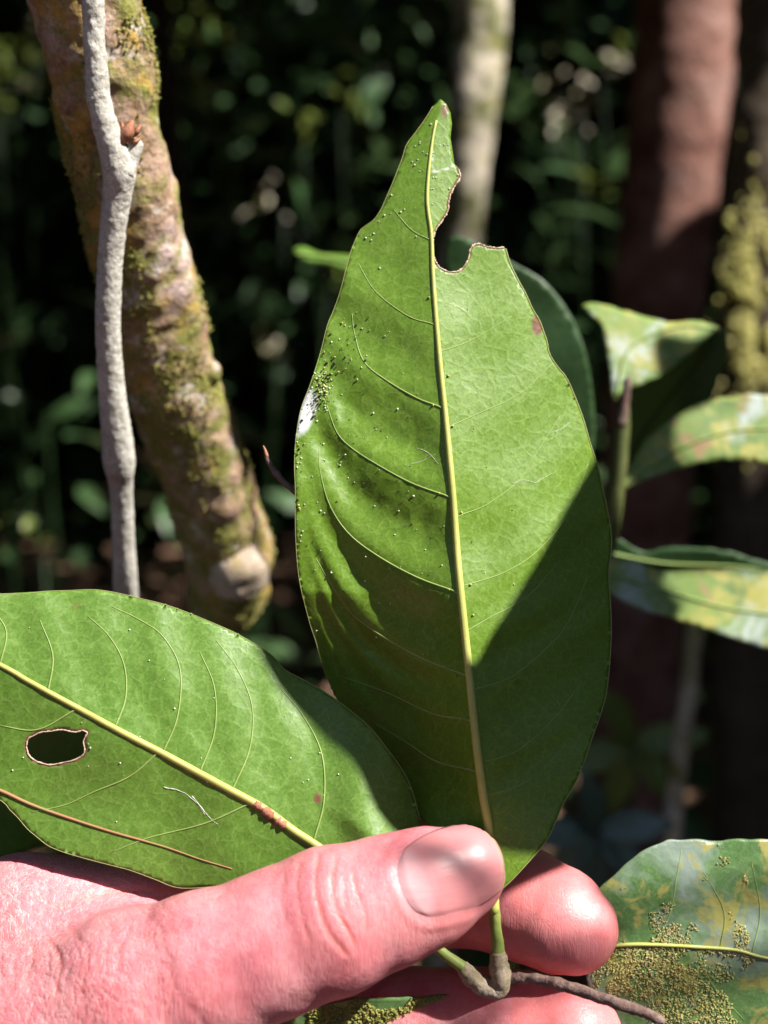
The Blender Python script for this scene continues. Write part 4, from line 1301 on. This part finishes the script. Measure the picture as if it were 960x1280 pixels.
LR = [(728, 1160), (746, 1116), (770, 1092), (797, 1069), (828, 1053), (856, 1049), (899, 1050), (960, 1050), (1040, 1062), (1130, 1100), (1200, 1160), (1240, 1220), (1190, 1290), (1100, 1350), (1000, 1385), (900, 1390), (820, 1360), (765, 1300), (735, 1230)]
lb = PX(728, 1190, z_lr(728, 1190))
lr = thing('leaf', 'dark green leaf crusted with yellow moss and lichen, lower right corner', 'leaf', lb)
bl = blade('blade', LR, z_lr, M['leaf_lichen'], lr, lb, step=5, smooth_n=300, attrs={'worn': zero, 'pale': zero}, ragged=3)
vein_tube('midrib', [(730, 1186), (780, 1181), (820, 1181), (875, 1184), (922, 1188), (960, 1198), (1060, 1212), (1200, 1222)], z_lr, 2.8, 1.2, M['vein'], lr, lb, lift=0.4)
for v in [[(820, 1181), (838, 1140), (845, 1100), (852, 1062)], [(900, 1186), (905, 1140), (880, 1090)], [(870, 1184), (890, 1230), (930, 1275)], [(800, 1182), (812, 1230), (850, 1290)], [(940, 1192), (950, 1140), (940, 1080)]]:
    vein_tube('vein', v, z_lr, 0.9, 0.5, M['vein_side'], lr, lb, lift=0.0)
n = 26000
a = np.stack([rng.uniform(730, 1100, n), rng.uniform(1050, 1340, n)], -1)
mask = vnoise(a[:, 0] * .03, a[:, 1] * .03, 61) * .6 + vnoise(a[:, 0] * .09, a[:, 1] * .09, 62) * .4
mask += 0.55 * np.exp(-(((a[:, 0] - 850) / 75) ** 2 + ((a[:, 1] - 1250) / 55) ** 2)) + 0.30 * np.exp(-(dist_poly([(780, 1110), (815, 1130), (828, 1180), (812, 1230)], a[:, 0], a[:, 1]) / 13) ** 2) \
    + 0.22 * np.exp(-(dist_poly([(880, 1090), (905, 1130), (930, 1170)], a[:, 0], a[:, 1]) / 8) ** 2) - 0.10 * (a[:, 1] < 1140) - 0.05
ok = inside(np.array(LR), a[:, 0], a[:, 1]) & (mask > 0.66 + rng.uniform(-.05, .05, n))
a = a[ok]
P = PX(a[:, 0], a[:, 1], z_lr(a[:, 0], a[:, 1]) - 0.0001)
pick = vnoise(a[:, 0] * .02, a[:, 1] * .02, 63) + rng.normal(0, .12, len(a)) > 0.5
V, F = granules(P[pick], rng.uniform(0.00006, 0.0002, pick.sum()), 0.6, (1.9, .6, .6))
tag(link_mesh('moss', V, F, M['moss_pale_lit'], lr, lb), kind='stuff')
V, F = granules(P[~pick], rng.uniform(0.00008, 0.00022, (~pick).sum()), 0.6, (1.9, .6, .6))
tag(link_mesh('lichen_crust', V, F, M['crust'], lr, lb), kind='stuff')


# small mossy leaf below the thumb
def z_bm(px, py):
    return 0.2 + (135 + 0.25 * (py - 1250) + 0.05 * (px - 450)) * SPX


BM = [(330, 1290), (360, 1268), (400, 1258), (440, 1250), (500, 1248), (560, 1244), (590, 1245), (585, 1262), (560, 1282), (530, 1320), (470, 1370), (400, 1370), (340, 1330)]
bb_ = PX(590, 1246, 0.217)
bm = thing('leaf', 'dim mossy leaf just below the thumb at the bottom edge', 'leaf', bb_)
blade('blade', BM, z_bm, M['leaf_lichen'], bm, bb_, step=5, smooth_n=140, attrs={'worn': zero, 'pale': zero}, ragged=3)
vein_tube('midrib', [(589, 1246), (570, 1262), (540, 1285), (480, 1330)], z_bm, 3, 1.5, M['vein'], bm, bb_)
n = 5000
a = np.stack([rng.uniform(335, 590, n), rng.uniform(1244, 1340, n)], -1)
a = a[inside(np.array(BM), a[:, 0], a[:, 1]) & (vnoise(a[:, 0] * .04, a[:, 1] * .04, 71) > .42)]
P = PX(a[:, 0], a[:, 1], z_bm(a[:, 0], a[:, 1]) - 0.0002)
V, F = granules(P, rng.uniform(0.00016, 0.00036, len(P)), 0.5, (1.6, .7, .7))
tag(link_mesh('moss', V, F, M['moss'], bm, bb_), kind='stuff')

# sapling at right: green stem and blotched leaves
sb = PX(600, 1500, 0.4)
sap = thing('sapling', 'slender sapling with yellow blotched leaves and painted pale sky sheen, right of the upright leaf', 'sapling', sb)
twig_tube('stem', [(783, 476, 0.317, 3.5), (780, 500, 0.318, 6.5), (777, 540, 0.32, 10), (772, 600, 0.322, 10.5), (760, 680, 0.326, 11), (735, 760, 0.33, 11), (685, 900, 0.335, 12), (640, 1150, 0.36, 13), (600, 1500, 0.4, 13)], M['sap_stem'], sap, sb, 80, 18, 0.08)
twig_tube('cut_tip', [(786, 472, 0.3155, 3.4), (784, 484, 0.316, 5.2), (781, 500, 0.3168, 6), (777, 530, 0.318, 7)], M['twig'], sap, sb, 24, 16, 0.25)


def zplane(z0, x0, y0, gx_, gy_, curve=0.0, amp=6, seed=1):
    return lambda px, py: z0 + (gx_ * (px - x0) + gy_ * (py - y0) + curve * ((px - x0) ** 2) + amp * (vnoise(px * .018, py * .018, seed) - .5)) * SPX * 1.45


RA = [(727, 385), (739, 379), (770, 385), (809, 397), (836, 402), (867, 400), (899, 409), (891, 416), (872, 434), (848, 453), (824, 471), (797, 481), (778, 488), (770, 500), (764, 490), (764, 469), (758, 437), (750, 406)]
simple_leaf('leaf', RA, [(772, 495), (780, 450), (800, 425), (850, 408), (895, 411)], zplane(0.318, 780, 440, 0.05, -0.35, seed=5), M['leaf_blotched'], sap, sb, label='sunlit blotched leaf, topmost on the sapling')
RB = [(772, 612), (800, 560), (836, 527), (875, 504), (907, 496), (938, 493), (975, 496), (1020, 510), (1060, 545), (1020, 575), (975, 582), (940, 576), (914, 574), (875, 578), (836, 590), (800, 602)]
simple_leaf('leaf', RB, [(774, 608), (820, 578), (880, 548), (950, 536), (1050, 545)], zplane(0.324, 850, 545, 0.02, -0.25, seed=6), M['leaf_blotched'], sap, sb)
RC = [(790, 484), (820, 470), (848, 452), (891, 415), (908, 420), (905, 455), (885, 500), (850, 545), (815, 580), (785, 600), (772, 580), (774, 530)]
simple_leaf('leaf', RC, [(776, 590), (805, 540), (850, 480), (900, 425)], zplane(0.338, 830, 500, -0.9, 0.4, seed=7), M['leaf_dark'], sap, sb, vmat=M['leaf_dark'])  # dark blade and midrib colour stands in for shade on this leaf
RD = [(752, 700), (790, 700), (828, 712), (880, 712), (940, 711), (1000, 716), (1050, 740), (1040, 800), (1000, 822), (960, 811), (914, 797), (856, 778), (797, 760), (756, 735)]
simple_leaf('leaf', RD, [(756, 716), (830, 738), (920, 762), (1040, 775)], zplane(0.322, 850, 750, 0.02, -0.3, seed=8), M['leaf_blotched'], sap, sb)
RE = [(752, 678), (775, 675), (805, 691), (844, 684), (900, 688), (960, 705), (1010, 722), (960, 722), (900, 724), (830, 722), (780, 716), (754, 702)]
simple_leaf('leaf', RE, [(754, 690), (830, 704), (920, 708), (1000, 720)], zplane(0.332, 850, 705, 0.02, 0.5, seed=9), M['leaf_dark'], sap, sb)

# dark broad leaf behind the upright leaf
DK = [(560, 300), (600, 305), (640, 328), (680, 352), (712, 392), (732, 440), (742, 500), (742, 560), (725, 620), (690, 650), (640, 600), (590, 480), (560, 380)]
db = PX(690, 650, 0.315)
dk = thing('leaf', 'broad leaf in deep shade directly behind the upright leaf', 'leaf', db)
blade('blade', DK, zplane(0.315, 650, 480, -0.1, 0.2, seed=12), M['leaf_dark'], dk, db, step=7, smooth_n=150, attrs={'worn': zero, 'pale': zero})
vein_tube('midrib', [(690, 645), (670, 560), (640, 450), (590, 330)], zplane(0.315, 650, 480, -0.1, 0.2, seed=12), 4, 1.5, M['vein_side'], dk, db)

# leaf under the sideways leaf, seen through its hole
HK = [(-120, 900), (-40, 880), (60, 885), (150, 910), (210, 950), (170, 1000), (110, 1030), (40, 1062), (-60, 1080), (-140, 1000)]
hb = PX(210, 950, 0.26)
hk = thing('leaf', 'dark green leaf glimpsed through the oval hole of the sideways leaf', 'leaf', hb)
zh = zplane(0.26, 60, 950, -0.1, 0.3, seed=15)
blade('blade', HK, zh, M['leaf_young'], hk, hb, step=8, smooth_n=110, attrs={'worn': zero, 'pale': zero})
vein_tube('midrib', [(205, 950), (100, 955), (-100, 990)], zh, 3, 1.5, M['vein_side'], hk, hb)

# leaf edge catching light left of the upright leaf
GE = [(366, 312), (380, 308), (400, 316), (430, 318), (470, 322), (520, 340), (540, 365), (500, 362), (450, 345), (410, 331), (380, 326)]
gb = PX(540, 350, 0.36)
ge = thing('leaf', 'narrow green leaf poking out behind the left margin of the upright leaf', 'leaf', gb)
zg = zplane(0.36, 440, 325, 0.02, -0.6, seed=13)
blade('blade', GE, zg, M['leaf_young'], ge, gb, step=6, smooth_n=90, attrs={'worn': zero, 'pale': zero})
vein_tube('midrib', [(368, 317), (430, 326), (535, 360)], zg, 1.2, 2.5, M['vein_side'], ge, gb)

# dry tendril at the left margin of the upright leaf
tb = PX(372, 620, 0.213)
td = thing('dry_twig', 'tiny curved dry twig poking out at the left margin of the upright leaf', 'twig', tb)
twig_tube('shaft', [(331, 562, 0.214, 1.6), (336, 577, 0.214, 3.4), (345, 592, 0.2135, 4.2), (356, 604, 0.213, 3.8), (372, 618, 0.213, 3.2)], M['twig'], td, tb, 30, 10, 0.3)
twig_tube('hooked_tip', [(329, 557, 0.214, 0.6), (331, 562, 0.214, 1.8), (334, 571, 0.214, 2.6)], M['bud'], td, tb, 12, 8, 0.2)

# glossy seedling low on the right, its leaves mirroring the sky
for k, (px, py, z, nlv, lab) in enumerate([(745, 1040, 0.62, 6, 'bluish glossy seedling low behind the index fingertip'), (790, 930, 0.75, 5, 'dim yellow green seedling right of the upright leaf base')]):
    c = PX(px, py, z)
    b = np.array([c[0], c[1], 0.0])
    t = thing('seedling', lab, 'plant', b)
    zz = np.linspace(0, 1, 10)[:, None]
    V, F = tube_mesh(b * (1 - zz) + c * zz + 0.02 * np.sin(zz * 4) * np.array([1, 0, 0]) * (1 - zz), np.linspace(0.005, 0.0025, 10), 8)
    link_mesh('stem', V, F, M['trunk_dark'], t, b)
    for j in range(nlv):
        an = j * 2 * math.pi / nlv + 0.6
        L_, W_ = 0.036 * z / 0.62, 0.008 * z / 0.62
        verts = []
        hd = np.array([math.cos(an), -0.35, math.sin(an) * 0.9 - 0.25]); hd /= np.linalg.norm(hd)
        sd_ = np.cross(hd, S * 0.6 - AX_F * 0.8); sd_ /= np.linalg.norm(sd_)
        up_ = np.cross(sd_, hd)
        for q in np.linspace(0, 1, 9):
            ww = W_ * math.sin(math.pi * min(0.97, 0.05 + q * 0.92)) ** 0.8
            for s_ in np.linspace(-1, 1, 5):
                verts.append(c + hd * L_ * q + sd_ * ww * s_ + up_ * (0.25 * ww * s_ * s_ - 0.010 * q * q))
        fs = [[i * 5 + jj, i * 5 + jj + 1, i * 5 + jj + 6, i * 5 + jj + 5] for i in range(8) for jj in range(4)]
        o = link_mesh('leaf', np.array(verts), fs, [M['leaf_blue'], M['foliage_lit'], M['litter']][k], t, b)
        sm = o.modifiers.new('thickness', 'SOLIDIFY'); sm.thickness = 0.0004

# ================================================================== unseen branch added out of frame, its leaves cut to cast the wanted shadows
ob = PX(600, 850, 0.2) + S * 0.16 + np.array([0.5, 0.05, -0.05])
ov = thing('shade_branch', 'unseen branch added at the right, its leaves shaped to shade the held leaf', 'branch', ob)


def shade_leaf(poly, zref, dist, label=None):
    """an added blocker leaf whose shadow falls where poly lies at distance zref"""
    O = smooth_closed(poly, 120)
    c0 = O.mean(0)
    W = PX(O[:, 0], O[:, 1], zref) + S * dist
    cc = PX(c0[0], c0[1], zref) + S * dist
    vv, _, F, *_ = delaunay_2d_cdt([Vector(p) for p in O.tolist()], [(i, (i + 1) % len(O)) for i in range(len(O))], [], 1, 1e-5)
    vv = np.array([[p[0], p[1]] for p in vv])
    V = PX(vv[:, 0], vv[:, 1], zref) + S * dist
    V = V + S[None] * 0.003 * np.sin(np.linalg.norm(V - cc, axis=1) * 120)[:, None]
    F = [list(f) for f in F]
    o = link_mesh('leaf', V, F, M['leaf_dark'], ov, ob)
    sm = o.modifiers.new('thickness', 'SOLIDIFY'); sm.thickness = 0.0004
    zz = np.linspace(0, 1, 16)[:, None]
    tip = W[np.argmax(W[:, 0])]
    CC = tip * (1 - zz) + ob * zz + 0.03 * np.sin(zz * math.pi) * np.array([0, 0, 1.0])
    V, F = tube_mesh(CC, np.linspace(0.0012, 0.004, 16), 8)
    link_mesh('twig', V, F, M['twig'], ov, ob)


shade_leaf([(1000, 285), (900, 418), (830, 510), (757, 610), (690, 700), (640, 765), (592, 828), (540, 812), (485, 770), (440, 715), (410, 660), (385, 690), (385, 790), (420, 870), (440, 950), (450, 1040),
            (500, 1075), (560, 1092), (620, 1102), (652, 1096), (692, 1062), (750, 1030), (850, 960), (940, 860), (1020, 740), (1070, 580), (1080, 430), (1050, 310)], 0.203, 0.17)
shade_leaf([(510, 1030), (540, 1012), (590, 998), (645, 1005), (665, 1045), (655, 1090), (622, 1086), (580, 1066), (540, 1052)], 0.1835, 0.6)
# dapples on the stem, the sapling and the lower-right leaf
shade_leaf([(190, 540), (250, 515), (320, 530), (330, 565), (312, 600), (265, 615), (205, 640), (180, 600)], 0.30, 0.30)
shade_leaf([(775, 470), (830, 468), (900, 410), (940, 430), (900, 490), (850, 520), (835, 570), (830, 620), (760, 640), (750, 560)], 0.325, 0.26)
shade_leaf([(740, 650), (830, 660), (960, 660), (1000, 700), (900, 706), (832, 716), (840, 770), (800, 800), (740, 770)], 0.323, 0.27)
shade_leaf([(738, 1120), (790, 1055), (840, 1062), (846, 1105), (826, 1150), (785, 1170), (750, 1165)], 0.21, 0.65)
zz = np.linspace(0, 1, 30)[:, None]
CC = ob * (1 - zz) + np.array([1.6, -0.4, 0.0]) * zz + np.array([0.5, 0, 0.25]) * np.sin(zz * math.pi)
V, F = tube_mesh(CC, np.linspace(0.006, 0.03, 30), 12)
link_mesh('limb', V, F, M['trunk_dark'], ov, ob)
